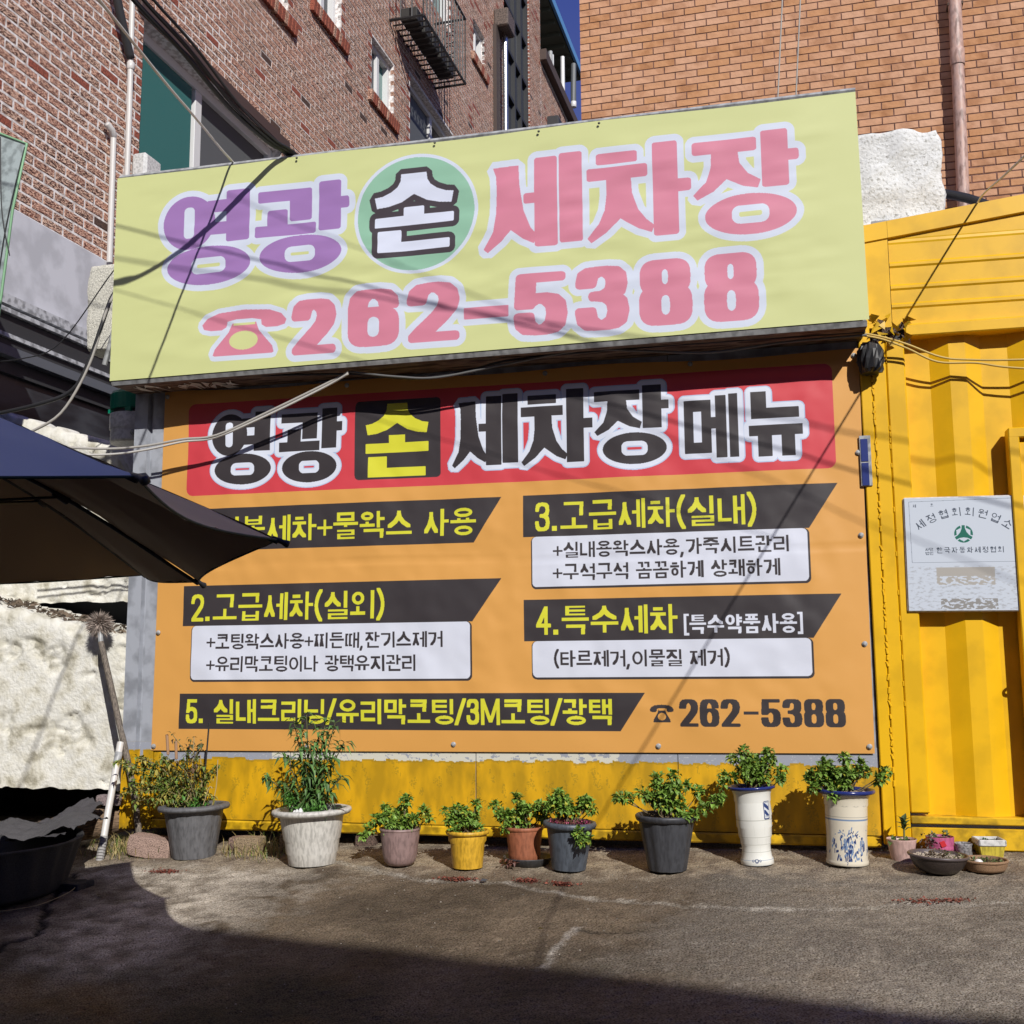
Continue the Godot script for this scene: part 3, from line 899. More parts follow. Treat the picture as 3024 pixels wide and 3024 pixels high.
# an upright sheet facing +z whose texture is laid out in metres
func sheet(l: float, b: float, r: float, t: float, z: float, tex0: Vector2, tex1: Vector2) -> G:
	var g := G.new()
	g.use_u = true
	g.quad(Vector3(l, t, z), Vector3(r, t, z), Vector3(r, b, z), Vector3(l, b, z))
	for k in 4:
		g.u[k] = Vector2((g.v[k].x - tex0.x) / (tex1.x - tex0.x), 1.0 - (g.v[k].y - tex0.y) / (tex1.y - tex0.y))
	return g
func container() -> void:
	var o := thing("shipping_container", "yellow and grey steel container kiosk behind the potted plants", "container")
	var ptex := paint_panels()
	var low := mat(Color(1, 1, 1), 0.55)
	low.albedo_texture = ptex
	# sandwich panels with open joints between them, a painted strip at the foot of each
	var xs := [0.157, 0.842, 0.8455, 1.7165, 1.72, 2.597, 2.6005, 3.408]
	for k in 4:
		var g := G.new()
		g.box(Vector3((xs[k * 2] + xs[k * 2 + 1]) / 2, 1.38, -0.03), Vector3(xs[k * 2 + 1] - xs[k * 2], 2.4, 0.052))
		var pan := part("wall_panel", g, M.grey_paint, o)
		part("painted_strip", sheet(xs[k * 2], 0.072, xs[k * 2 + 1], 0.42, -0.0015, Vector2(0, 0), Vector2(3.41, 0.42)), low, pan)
	var g := G.new()
	g.box(Vector3(1.7, 1.3, -0.075), Vector3(3.4, 2.5, 0.03))
	part("wall_core", g, M.dark, o)
	g = G.new()
	g.cbox(Vector3(1.78, 0.047, -0.035), Vector3(3.25, 0.042, 0.085), 0.006)
	part("base_rail", g, M.yellow_old, o)
	# left corner post: folded steel with a groove
	g = G.new()
	g.use_u = true
	var prof := [Vector2(-0.004, -0.3), Vector2(-0.004, 0.012), Vector2(0.066, 0.012), Vector2(0.073, -0.012), Vector2(0.086, -0.012), Vector2(0.092, 0.006), Vector2(0.154, 0.004), Vector2(0.154, -0.05)]
	for k in prof.size() - 1:
		g.quad(Vector3(prof[k].x, 2.58, prof[k].y), Vector3(prof[k + 1].x, 2.58, prof[k + 1].y), Vector3(prof[k + 1].x, 0.42, prof[k + 1].y), Vector3(prof[k].x, 0.42, prof[k].y))
	var post := part("corner_post", g, M.grey_paint, o)
	g = G.new()
	g.use_u = true
	for k in prof.size() - 1:
		g.quad(Vector3(prof[k].x, 0.42, prof[k].y), Vector3(prof[k + 1].x, 0.42, prof[k + 1].y), Vector3(prof[k + 1].x, 0.02, prof[k + 1].y), Vector3(prof[k].x, 0.02, prof[k].y))
	for k in g.v.size():
		g.u[k] = Vector2(clampf(g.v[k].x, 0.002, 3.4) / 3.41, 1.0 - g.v[k].y / 0.42)
	part("painted_foot", g, low, post)
	g = G.new()
	g.box(Vector3(-0.001, 1.3, -1.2), Vector3(0.03, 2.55, 2.35))
	part("side_wall", g, M.grey_paint, o)
	g = G.new()
	g.box(Vector3(1.75, 2.6, -1.2), Vector3(3.55, 0.05, 2.4))
	g.box(Vector3(5.0, 2.66, -1.23), Vector3(3.0, 0.05, 2.3))
	g.box(Vector3(3.2, 1.3, -2.41), Vector3(6.4, 2.55, 0.03))
	part("roof", g, M.grey_paint, o)
	# right corner post with its weld seams
	g = G.new()
	g.cbox(Vector3(3.435, 1.32, -0.03), Vector3(0.047, 2.56, 0.09), 0.004)
	g.cbox(Vector3(3.489, 1.08, -0.028), Vector3(0.056, 2.07, 0.09), 0.004)
	g.cbox(Vector3(3.557, 1.14, -0.03), Vector3(0.075, 1.95, 0.09), 0.005)
	var rp := part("corner_post", g, M.yellow, o)
	g = G.new()
	var n := nz(61, 9.0)
	for k in 70:
		var y := 0.2 + k * 0.0265
		if n.get_noise_1d(y * 3.0) > -0.1:
			g.cbox(Vector3(3.461 + n.get_noise_1d(y * 40.0) * 0.004, y, 0.016), Vector3(0.008, 0.02 + 0.01 * rng.randf(), 0.007), 0.002, Basis(Vector3.BACK, rng.randf_range(-0.4, 0.4)))
		if n.get_noise_1d(y * 5.0 + 50.0) > 0.2:
			g.cbox(Vector3(3.519 + n.get_noise_1d(y * 40.0) * 0.003, y, 0.016), Vector3(0.006, 0.022, 0.006), 0.002)
	part("weld_bead", g, M.yellow, rp, false, true)
	# header: top rail that climbs to the right, flat band with pressed ridges, lower rail
	g = G.new()
	var top := func(x: float) -> float: return 2.632 + (x - 3.46) * 0.115
	for sp in [[3.41, 3.552], [3.553, 4.9]]:
		var l: float = sp[0]
		var r: float = sp[1]
		g.quad(Vector3(l, top.call(l), 0.018), Vector3(r, top.call(r), 0.018), Vector3(r, top.call(r) - 0.075, 0.018), Vector3(l, top.call(l) - 0.075, 0.018))
		g.quad(Vector3(l, top.call(l), -0.1), Vector3(r, top.call(r), -0.1), Vector3(r, top.call(r), 0.018), Vector3(l, top.call(l), 0.018))
		g.quad(Vector3(l, top.call(l) - 0.075, 0.018), Vector3(r, top.call(r) - 0.075, 0.018), Vector3(r, top.call(r) - 0.079, 0.002), Vector3(l, top.call(l) - 0.079, 0.002))
	part("top_rail", g, M.yellow, o)
	g = G.new()
	g.quad(Vector3(3.555, top.call(3.555) - 0.077, 0.003), Vector3(4.9, top.call(4.9) - 0.077, 0.003), Vector3(4.9, 2.55, 0.002), Vector3(3.555, 2.56, 0.002))
	var yy := [2.56, 2.548, 2.54, 2.462, 2.454, 2.443, 2.435, 2.362, 2.354, 2.343, 2.335, 2.28, 2.272, 2.261, 2.253, 2.18]
	var zz := [0.002, 0.004, 0.002, 0.002, 0.008, 0.008, 0.002, 0.002, 0.008, 0.008, 0.002, 0.002, 0.008, 0.008, 0.002, 0.002]
	for k in yy.size() - 1:
		g.quad(Vector3(3.555, yy[k], zz[k]), Vector3(4.9, yy[k] - 0.01, zz[k]), Vector3(4.9, yy[k + 1] - 0.01, zz[k + 1]), Vector3(3.555, yy[k + 1], zz[k + 1]))
	g.box(Vector3(3.48, 2.37, -0.02), Vector3(0.144, 0.39, 0.06))
	part("header_band", g, M.yellow, o)
	g = G.new()
	g.cbox(Vector3(4.25, 2.152, -0.02), Vector3(1.3, 0.052, 0.095), 0.005)
	part("header_rail", g, M.yellow, o)
	# corrugated wall: 30 mm deep folds
	g = G.new()
	var cx := 3.594
	var z := -0.05
	var fold := [[0.106, -0.05], [0.075, -0.018], [0.066, -0.018], [0.064, -0.05]]
	var k := 0
	while cx < 4.9:
		var f: Array = fold[k % 4]
		g.quad(Vector3(cx, 2.13, z), Vector3(cx + f[0], 2.13, f[1]), Vector3(cx + f[0], 0.15, f[1]), Vector3(cx, 0.15, z))
		cx += f[0]
		z = f[1]
		k += 1
	part("corrugated_wall", g, M.yellow, o)
	g = G.new()
	g.cbox(Vector3(4.21, 0.138, -0.03), Vector3(1.38, 0.03, 0.09), 0.004)
	g.cbox(Vector3(4.21, 0.066, -0.05), Vector3(1.38, 0.085, 0.09), 0.004)
	part("sill_rail", g, M.yellow_old, o)
	# torn and rusted corner under the sign
	g = G.new()
	g.box(Vector3(3.545, 2.155, -0.03), Vector3(0.15, 0.1, 0.05))
	var hole := part("rust_hole", g, M.black, o)
	g = G.new()
	for q in 26:
		var c := Vector3(3.545 + rng.randf_range(-0.075, 0.075), 2.16 + rng.randf_range(-0.06, 0.06), 0.012 + rng.randf() * 0.02)
		var s := rng.randf_range(0.012, 0.03)
		var bb := Basis.from_euler(Vector3(rng.randf_range(-1.0, 1.0), rng.randf_range(-1.0, 1.0), rng.randf() * TAU))
		g.tri(c + bb * Vector3(-s, 0, 0), c + bb * Vector3(0, s, 0.004), c + bb * Vector3(s, -s * 0.4, 0))
	part("torn_flake", g, M.yellow_old, hole, false, true)
	g = G.new()
	for q in 14:
		var c := Vector3(3.55 + rng.randf_range(-0.06, 0.06), 2.15 + rng.randf_range(-0.06, 0.05), 0.008 + rng.randf() * 0.01)
		var s := rng.randf_range(0.01, 0.03)
		var bb := Basis.from_euler(Vector3(rng.randf_range(-0.5, 0.5), rng.randf_range(-0.5, 0.5), rng.randf() * TAU))
		g.tri(c + bb * Vector3(-s, 0, 0), c + bb * Vector3(0, s, 0.003), c + bb * Vector3(s, -s * 0.6, 0))
	part("rust_flake", g, M.rust, hole, false, true)
	# door at the right edge with a dark window, and its hasp
	g = G.new()
	g.cbox(Vector3(3.995, 0.93, 0.005), Vector3(0.042, 1.54, 0.07), 0.004)
	g.cbox(Vector3(4.33, 1.688, 0.005), Vector3(0.71, 0.042, 0.071), 0.004)
	g.cbox(Vector3(4.03, 0.9, -0.005), Vector3(0.03, 1.5, 0.05), 0.003)
	var door := part("door", g, M.yellow, o)
	g = G.new()
	g.box(Vector3(4.37, 0.9, -0.03), Vector3(0.66, 1.52, 0.02))
	part("door_glass", g, M.glass_dark, door)
	g = G.new()
	g.tube(curve([Vector3(4.06, 0.735, 0.04), Vector3(3.995, 0.74, 0.055), Vector3(3.975, 0.725, 0.06), Vector3(3.99, 0.71, 0.055), Vector3(4.06, 0.712, 0.04)], 5), 0.006, 8)
	part("hasp", g, M.yellow, door, true)
	# black rag stuffed under the end of the sign
	g = G.new()
	var rn := nz(62, 14.0)
	g.lathe(Vector3(3.452, 2.0, 0.06), [Vector2(0.001, 0.1), Vector2(0.035, 0.095), Vector2(0.055, 0.06), Vector2(0.052, 0.02), Vector2(0.045, -0.02), Vector2(0.04, -0.035), Vector2(0.001, -0.03)], 26, func(w: float, q: int) -> float: return 1.0 + 0.5 * rn.get_noise_2d(w * 0.3, q * 0.2))
	tag(part("black_rag", g, M.black, self, false), "crumpled black plastic rag wrapped round the cables under the right end of the sign", "rag")
	# blue plate showing past the edge of the banner
	var bp := thing("blue_plate", "narrow strip of a blue and white plate showing past the right edge of the banner", "sign")
	g = G.new()
	g.cbox(Vector3(3.416, 1.602, 0.019), Vector3(0.046, 0.215, 0.006), 0.002)
	part("border", g, M.steel, bp)
	g = G.new()
	g.box(Vector3(3.4125, 1.647, 0.0235), Vector3(0.028, 0.095, 0.003)); g.box(Vector3(3.4125, 1.545, 0.0235), Vector3(0.028, 0.095, 0.003))
	part("panel", g, mat(lin(0.01, 0.025, 0.17), 0.4), bp)

func signs() -> void:
	# yellow fascia sign: sheet metal cabinet with a stretched vinyl face
	var o := thing("fascia_sign", "long pale yellow signboard with purple and pink lettering above the banner", "sign")
	var n := nz(71, 1.4, 3)
	var n2 := nz(72, 6.0, 2)
	var f := G.new()
	f.use_u = true
	f.grid(140, 44, func(a: float, b: float) -> Vector3:
		var bot := lerpf(2.11, 2.146, a)
		var topy := lerpf(3.119, 3.132, a) - 0.006 * sin(a * PI * 5.0) * sin(a * PI)
		var x := lerpf(lerpf(-0.004, -0.008, b), lerpf(3.438, 3.43, b), a)
		var e := minf(minf(a, 1.0 - a) * 8.0, minf(b, 1.0 - b) * 5.0)
		var wob := clampf(e, 0, 1)
		var fan := sin((b + a * 0.7) * 46.0) * smoothstep(0.3, 0.0, a) * smoothstep(0.35, 0.0, b) * 0.004 + sin((b - a * 0.5) * 60.0) * smoothstep(0.75, 1.0, a) * smoothstep(0.5, 0.1, b) * 0.002
		return Vector3(x, lerpf(bot, topy, b), 0.24 + wob * (n.get_noise_2d(a * 3.4, b * 2.2) * 0.008 + n2.get_noise_2d(a * 1.6 + b * 0.5, b * 2.6 - a) * 0.0042 + fan)))
	for k in f.v.size():
		f.u[k] = Vector2((f.v[k].x + 0.008) / 3.446, clampf((3.13 - f.v[k].y) / 1.02, 0.0, 1.0))
	var fm := mat(Color(1, 1, 1), 0.5)
	fm.albedo_texture = print_sign()
	part("printed_face", f, fm, o, true)
	var g := G.new()
	g.cbox(Vector3(1.715, 2.63, 0.105), Vector3(3.43, 1.0, 0.2), 0.004)
	var cab := part("cabinet", g, M.steel, o)
	g = G.new()
	var l := Vector3(-0.006, 3.128, 0.218)
	var r := Vector3(3.432, 3.146, 0.218)
	g.tube([l, (l + r) * 0.5 + Vector3(0, -0.002, 0), r], 0.014, 6)
	part("top_trim", g, M.steel, cab)
	g = G.new()
	g.quad(Vector3(0.0, 2.108, 0.236), Vector3(3.43, 2.143, 0.236), Vector3(3.43, 2.122, 0.224), Vector3(0.0, 2.09, 0.224))
	g.quad(Vector3(0.0, 2.11, 0.0), Vector3(0.0, 2.09, 0.224), Vector3(0.0, 2.125, 0.236), Vector3(0.0, 2.15, 0.0))
	part("bottom_trim", g, M.steel, cab)
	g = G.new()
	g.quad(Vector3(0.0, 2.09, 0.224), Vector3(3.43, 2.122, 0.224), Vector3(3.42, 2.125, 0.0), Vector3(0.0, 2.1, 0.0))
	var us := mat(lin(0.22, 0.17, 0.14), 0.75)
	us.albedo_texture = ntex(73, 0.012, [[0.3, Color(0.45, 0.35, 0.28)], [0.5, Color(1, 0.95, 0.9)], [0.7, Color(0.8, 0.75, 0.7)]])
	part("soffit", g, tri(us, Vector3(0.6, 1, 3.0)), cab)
	g = G.new()
	for q in 30:
		var x := 0.05 + rng.randf() * 0.5
		g.tri(Vector3(x, 2.094, rng.randf_range(0.03, 0.2)), Vector3(x + rng.randf_range(0.03, 0.09), 2.082 + rng.randf() * 0.01, rng.randf_range(0.03, 0.2)), Vector3(x + 0.02, 2.093, rng.randf_range(0.03, 0.2)))
	part("peeling_flake", g, M.stucco, cab, false, true)
	# steel bracket behind the left end
	g = G.new()
	g.box(Vector3(-0.032, 2.47, 0.1), Vector3(0.03, 0.5, 0.04))
	g.tube([Vector3(-0.045, 2.55, 0.1), Vector3(-0.14, 2.24, 0.08)], 0.012, 6)
	g.tube([Vector3(-0.04, 2.42, 0.1), Vector3(-0.1, 2.25, 0.09)], 0.01, 6)
	part("bracket", g, M.steel, o)
	for q in [0.93, 2.08, 2.35, 1.6]:
		g = G.new()
		g.lathe(Vector3(q, 3.106 + rng.randf() * 0.01, 0.252), [Vector2(0.006, 0), Vector2(0.005, 0.003), Vector2(0.001, 0.005)], 8, null, Basis(Vector3.RIGHT, PI / 2))
		part("screw", g, M.dark, o)
	# the orange menu banner screwed to the wall
	var b := thing("menu_banner", "large orange vinyl banner listing the car wash services", "banner")
	var bn := nz(74, 1.2, 3)
	var bn2 := nz(75, 5.0, 3)
	f = G.new()
	f.use_u = true
	f.grid(190, 110, func(a: float, q: float) -> Vector3:
		var x := lerpf(lerpf(0.147, 0.154, q), lerpf(3.394, 3.41, q), a)
		var y := lerpf(lerpf(0.38, 0.397, a), lerpf(2.104, 2.092, a) - 0.014 * pow(sin(a * PI * 3.0), 2.0), q)
		var e := clampf(minf(minf(a, 1.0 - a) * 14.0, minf(q, 1.0 - q) * 9.0), 0, 1)
		var seam := -0.004 * exp(-pow((y - 1.235 - 0.01 * sin(a * 7.0)) / 0.006, 2.0))
		var sag := 0.012 * exp(-pow((y - 2.0 - 0.02 * a) / 0.03, 2.0)) * smoothstep(0.55, 0.9, a) * (1.0 - smoothstep(0.94, 1.0, a))
		var pull := 0.004 * sin((x - y * 0.6) * 26.0) * smoothstep(0.35, 0.0, a) * smoothstep(0.5, 0.9, q)
		return Vector3(x, y, 0.009 + e * (0.012 + bn.get_noise_2d(a * 3.3, q * 1.7) * 0.011 + bn2.get_noise_2d(a * 3.2 + q, q * 1.2 - a) * 0.0042) + seam + sag + pull * e))
	for k in f.v.size():
		f.u[k] = Vector2((f.v[k].x - 0.145) / 3.26, (2.1 - f.v[k].y) / 1.715)
	var bm := mat(Color(1, 1, 1), 0.48)
	bm.albedo_texture = print_banner()
	part("printed_sheet", f, bm, b, true)
	for q in [[0.17, 2.075], [0.167, 1.55], [0.165, 0.93], [0.162, 0.4], [0.93, 0.405], [1.62, 0.42], [2.52, 0.42], [3.375, 0.425], [3.376, 0.84], [3.383, 1.29], [3.388, 1.64], [3.39, 2.06], [1.1, 2.075], [2.05, 2.07], [2.7, 2.07]]:
		g = G.new()
		g.lathe(Vector3(q[0], q[1], 0.013), [Vector2(0.011, 0.0), Vector2(0.011, 0.003), Vector2(0.007, 0.005), Vector2(0.006, 0.008), Vector2(0.0005, 0.009)], 12, null, Basis(Vector3.RIGHT, PI / 2))
		part("screw", g, M.steel, b)
	# association plaque on the corrugated wall
	var pl := thing("wall_plaque", "square white plaque with a green round emblem on the yellow corrugated wall", "plaque")
	g = G.new()
	g.cbox(Vector3(3.786, 1.2, 0.012), Vector3(0.468, 0.472, 0.03), 0.006, Basis(Vector3.BACK, -0.012))
	part("board", g, M.white_plastic, pl)
	var s := sheet(-0.229, -0.231, 0.229, 0.231, 0.0, Vector2(-0.2325, -0.235), Vector2(0.2325, 0.235))
	var pm := mat(Color(1, 1, 1), 0.45)
	pm.albedo_texture = print_plaque()
	var sp := part("printed_face", s, pm, pl)
	sp.position = Vector3(3.786, 1.2, 0.0285)
	sp.rotation.z = -0.012
# ---------------------------------------------------------------- brick walls
# Lays courses over a wall in its own axes (x along, y up, z out); holes are [x0, x1, y0, y1]
func lay_bricks(wall: Node3D, x0: float, x1: float, y0: float, y1: float, bl: float, bh: float, joint: float, holes: Array, proud: float, shade: ShadeRule, mats: Array, singles: int) -> void:
	var xf := wall.global_transform
	var all: Array = []
	var row := 0
	var y := y0
	while y + bh <= y1:
		var off := 0.0 if row % 2 == 0 else -(bl + joint) / 2
		var yc := y + bh / 2
		var x := x0 + off
		while x < x1:
			var l := maxf(x, x0)
			var r := minf(x + bl, x1)
			var edge := false
			for h in holes:
				if yc > h[2] and yc < h[3] and r > h[0] and l < h[1]:
					if l < h[0]: r = minf(r, h[0]); edge = true
					elif r > h[1]: l = maxf(l, h[1]); edge = true
					else: r = l
			if r - l > 0.03:
				var c := xf * Vector3((l + r) / 2, yc, 0)
				if seen(c, 0.12):
					all.append([c.distance_squared_to(CAM) + (0.0 if seen(c, 0.0) else 1000.0), (l + r) / 2, yc, r - l, row, edge])
			x += bl + joint
		y += bh + joint
		row += 1
	all.sort_custom(func(a, b): return a[0] < b[0])
	var g := G.new()

	var shapes: Array = []
	for k in 3:
		var q := G.new()
		q.cbox(Vector3.ZERO, Vector3(bl, bh, 0.04), 0.0035)
		shapes.append(q.mesh())
	var unit := G.new()
	unit.box(Vector3.ZERO, Vector3(bl, bh, 0.04))
	var um := unit.mesh()
	var rest: Array = []
	var made := 0
	for b in all:
		var s: float = b[3] / bl
		var z: float = -0.02 + proud + rng.randf_range(-0.0015, 0.0015)
		var kind: int = shade.pick(b[1], b[2], b[4], b[5], rng)
		if made < singles and b[0] < 900.0:
			var o := MeshInstance3D.new()
			o.name = "brick"
			o.mesh = shapes[made % 3]
			o.material_override = mats[kind]
			o.transform = Transform3D(Basis.from_scale(Vector3(s, 1, 1)), Vector3(b[1], b[2], z))
			wall.add_child(o, true)
			made += 1
		else:
			rest.append([kind, Transform3D(Basis.from_scale(Vector3(s, 1, 1)), Vector3(b[1], b[2], z))])
	for kind in mats.size():
		var mine := rest.filter(func(e): return e[0] == kind)
		if mine.is_empty(): continue
		var mm := MultiMesh.new()
		mm.transform_format = MultiMesh.TRANSFORM_3D
		mm.mesh = um
		mm.instance_count = mine.size()
		for k in mine.size(): mm.set_instance_transform(k, mine[k][1])
		var mi := MultiMeshInstance3D.new()
		mi.name = "brick"
		mi.multimesh = mm
		mi.material_override = mats[kind]
		wall.add_child(mi, true)
		mi.set_meta("kind", "stuff")
class ShadeRule:
	var mode := 0
	func pick(x: float, y: float, row: int, edge: bool, r: RandomNumberGenerator) -> int:
		var f := r.randf()
		if mode == 0:   # rough mottled facing brick; smooth red ones at the openings
			if edge: return 3 if row % 2 else int(f * 3.0)
			return 3 if f < 0.035 else 4 if f < 0.045 else int(r.randf() * 2.999)
		return int(f * 3.999)
# a flat wall sheet with rectangular openings, in its own axes
func holed(g: G, x0: float, x1: float, y0: float, y1: float, holes: Array, depth: float) -> void:
	var ys: Array = [y0, y1]
	for h in holes:
		for y in [h[2], h[3]]:
			if y > y0 and y < y1 and not ys.has(y): ys.append(y)
	ys.sort()
	for k in ys.size() - 1:
		var a: float = ys[k]
		var b: float = ys[k + 1]
		var cuts: Array = []
		for h in holes:
			if h[2] < (a + b) / 2 and h[3] > (a + b) / 2: cuts.append([h[0], h[1]])
		cuts.sort_custom(func(p, q): return p[0] < q[0])
		var x := x0
		for c in cuts + [[x1, x1]]:
			if c[0] > x: g.quad(Vector3(x, b, 0), Vector3(c[0], b, 0), Vector3(c[0], a, 0), Vector3(x, a, 0))
			x = c[1]
	for h in holes:
		var l: float = h[0]
		var r: float = h[1]
		var d: float = h[2]
		var t: float = h[3]
		g.quad(Vector3(l, t, 0), Vector3(l, t, -depth), Vector3(l, d, -depth), Vector3(l, d, 0))
		g.quad(Vector3(r, t, -depth), Vector3(r, t, 0), Vector3(r, d, 0), Vector3(r, d, -depth))
		g.quad(Vector3(l, t, 0), Vector3(r, t, 0), Vector3(r, t, -depth), Vector3(l, t, -depth))
		g.quad(Vector3(l, d, -depth), Vector3(r, d, -depth), Vector3(r, d, 0), Vector3(l, d, 0))
# framed sliding window set back in its opening; panes = [[x0, x1, material], ...]
func window(o: Node3D, h: Array, depth: float, fw: float, panes: Array, fm: Material) -> Node3D:
	var g := G.new()
	var l: float = h[0]
	var r: float = h[1]
	var d: float = h[2]
	var t: float = h[3]
	var z := -depth
	g.cbox(Vector3(l + fw / 2, (d + t) / 2, z), Vector3(fw, t - d, 0.07), 0.004)
	g.cbox(Vector3(r - fw / 2, (d + t) / 2, z), Vector3(fw, t - d, 0.07), 0.004)
	g.cbox(Vector3((l + r) / 2, t - fw / 2, z), Vector3(r - l - 2 * fw, fw, 0.069), 0.004)
	g.cbox(Vector3((l + r) / 2, d + fw / 2, z), Vector3(r - l - 2 * fw, fw, 0.069), 0.004)
	for p in panes:
		if p[0] > l + fw * 1.5:
			g.cbox(Vector3(p[0], (d + t) / 2, z - 0.003), Vector3(fw * 1.3, t - d - 2 * fw, 0.06), 0.004)
	var w := part("window", g, fm, o)
	for p in panes:
		g = G.new()
		g.box(Vector3((p[0] + p[1]) / 2, (d + t) / 2, z - 0.015 - p[3]), Vector3(p[1] - p[0], t - d - fw, 0.012))
		part("pane", g, p[2], w)
	return w
func sill(o: Node3D, h: Array, reds: Array) -> void:
	var x: float = h[0] - 0.1
	var s := Node3D.new()
	s.name = "sill"
	o.add_child(s, true)
	while x < h[1] + 0.1:
		var g := G.new()
		g.cbox(Vector3(x + 0.028, h[2] - 0.062, 0.005), Vector3(0.057, 0.125, 0.09), 0.004, Basis(Vector3.RIGHT, 0.12))
		part("brick", g, reds[rng.randi() % reds.size()], s)
		x += 0.067

func left_building() -> void:
	var o := thing("brick_apartment_building", "tall apartment building of mottled brick with white joints behind the sign", "building", Vector3(-1.51409, 0, 4.66128))
	o.basis = Basis(Vector3(0.04187565, 0, -0.99912283), Vector3.UP, Vector3(0.99912283, 0, 0.04187565))
	var holes := [[6.57, 8.74, 3.8, 5.42], [8.1, 8.8, 6.74, 7.95], [9.36, 10.0, 7.22, 8.4], [10.83, 11.5, 7.05, 7.74], [12.05, 13.74, 6.4, 7.93], [12.5, 13.6, 9.35, 10.9], [14.68, 15.27, 9.66, 10.24], [16.39, 18.09, 8.0, 14.5]]
	var g := G.new()
	holed(g, 2.0, 18.95, 3.47, 16.0, holes, 0.16)
	g.quad(Vector3(18.95, 11.9, 0), Vector3(21.3, 11.9, 0), Vector3(21.3, 3.47, 0), Vector3(18.95, 3.47, 0))
	g.quad(Vector3(18.95, 16, 0), Vector3(18.95, 16, -4), Vector3(18.95, 11.9, -4), Vector3(18.95, 11.9, 0))
	g.quad(Vector3(2.0, 16, -6), Vector3(2.0, 16, 0), Vector3(2.0, 0, 0), Vector3(2.0, 0, -6))
	var mort := mat(lin(0.84, 0.80, 0.78), 0.9)
	mort.albedo_texture = ntex(81, 0.03, [[0.3, Color(0.82, 0.8, 0.79)], [0.6, Color(1, 1, 1)]])
	var wall := part("wall", g, tri(mort, 1.2), o)
	# facing bricks: three rough mottled kinds, red, dark brown
	var mats: Array = []
	var ramps := [[[0.3, Color(0.24, 0.15, 0.125)], [0.42, Color(0.48, 0.34, 0.29)], [0.48, Color(0.84, 0.73, 0.65)], [0.56, Color(0.93, 0.85, 0.78)], [0.62, Color(0.72, 0.55, 0.48)], [0.74, Color(0.36, 0.23, 0.19)]],
		[[0.32, Color(0.30, 0.18, 0.15)], [0.44, Color(0.72, 0.54, 0.47)], [0.52, Color(0.90, 0.81, 0.73)], [0.6, Color(0.82, 0.68, 0.6)], [0.72, Color(0.46, 0.3, 0.25)]],
		[[0.34, Color(0.36, 0.22, 0.18)], [0.46, Color(0.78, 0.59, 0.52)], [0.55, Color(0.90, 0.8, 0.72)], [0.66, Color(0.74, 0.54, 0.46)], [0.78, Color(0.27, 0.17, 0.14)]]]
	for k in 3:
		var m := mat(Color(1.0, 0.97, 0.95), 0.92)
		m.albedo_texture = ntex(82 + k, 0.022, ramps[k], 1024, 4)
		m.normal_enabled = true
		m.normal_texture = nnorm(86 + k, 0.05, 4.0)
		mats.append(tri(m, Vector3(1.0, 2.7 + 0.2 * k, 0.85)))
	mats.append(noisy(lin(0.36, 0.10, 0.06), 0.85, 4.0, 90, 0.6, 0.03))
	mats.append(noisy(lin(0.10, 0.055, 0.04), 0.85, 4.0, 91, 0.7, 0.03))
	var sh := ShadeRule.new()
	lay_bricks(wall, 3.0, 18.95, 3.478, 14.8, 0.187, 0.0535, 0.0135, holes, 0.003, sh, mats, 290)
	lay_bricks(wall, 18.97, 21.2, 3.478, 11.85, 0.187, 0.0535, 0.0135, [], 0.003, sh, mats, 0)
	# rendered band, gutter strips and the dark metal cladding below the brickwork
	g = G.new()
	g.cbox(Vector3(9.0, 3.2, -0.1), Vector3(14.0, 0.54, 0.23), 0.006)
	part("rendered_band", g, noisy(lin(0.60, 0.605, 0.65), 0.85, 0.7, 92, 0.9, 0.01), o)
	g = G.new()
	var dy := [[2.915, 2.932, -0.02, 0], [2.852, 2.912, 0.075, 1], [2.832, 2.85, 0.03, 0], [2.802, 2.828, 0.085, 1], [2.69, 2.8, 0.055, 0], [2.662, 2.686, 0.07, 1], [2.615, 2.66, 0.05, 0], [2.555, 2.612, 0.075, 2], [2.47, 2.553, 0.02, 0]]
	var gs: Array = [G.new(), G.new(), G.new()]
	for q in dy:
		gs[q[3]].box(Vector3(9.0, (q[0] + q[1]) / 2, q[2] / 2 - 0.05), Vector3(14.0, q[1] - q[0], q[2] + 0.1))
	part("dark_trim", gs[0], M.dark, o)
	part("white_trim", gs[1], noisy(lin(0.52, 0.53, 0.56), 0.6, 1.5, 93, 0.7), o)
	part("grey_trim", gs[2], mat(lin(0.11, 0.12, 0.14), 0.5), o)
	g = G.new()
	g.box(Vector3(9.0, 1.2, -0.06), Vector3(14.0, 2.54, 0.1))
	var cl := mat(lin(0.05, 0.055, 0.065), 0.35)
	cl.albedo_texture = ntex(94, 0.006, [[0.3, Color(0.6, 0.6, 0.62)], [0.7, Color(1.25, 1.25, 1.25)]])
	part("metal_cladding", g, tri(cl, Vector3(0.5, 1.0, 0.3)), o)
	# windows
	var fm: Material = M.frame_white
	window(o, holes[0], 0.13, 0.075, [[6.6, 7.42, M.glass_teal, -0.02], [7.5, 8.7, M.screen, 0.0]], fm)
	window(o, holes[1], 0.1, 0.06, [[8.13, 8.45, M.glass_teal, 0.0], [8.47, 8.77, M.glass_dark, 0.02]], fm)
	window(o, holes[2], 0.1, 0.06, [[9.38, 9.66, M.glass_teal, 0.0], [9.7, 9.98, M.screen, 0.02]], fm)
	window(o, holes[3], 0.09, 0.055, [[10.85, 11.14, M.screen, 0.0], [11.17, 11.48, M.glass_teal, 0.02]], fm)
	window(o, holes[4], 0.11, 0.07, [[12.08, 13.0, M.screen, 0.0], [13.05, 13.7, M.glass_dark, 0.02]], fm)
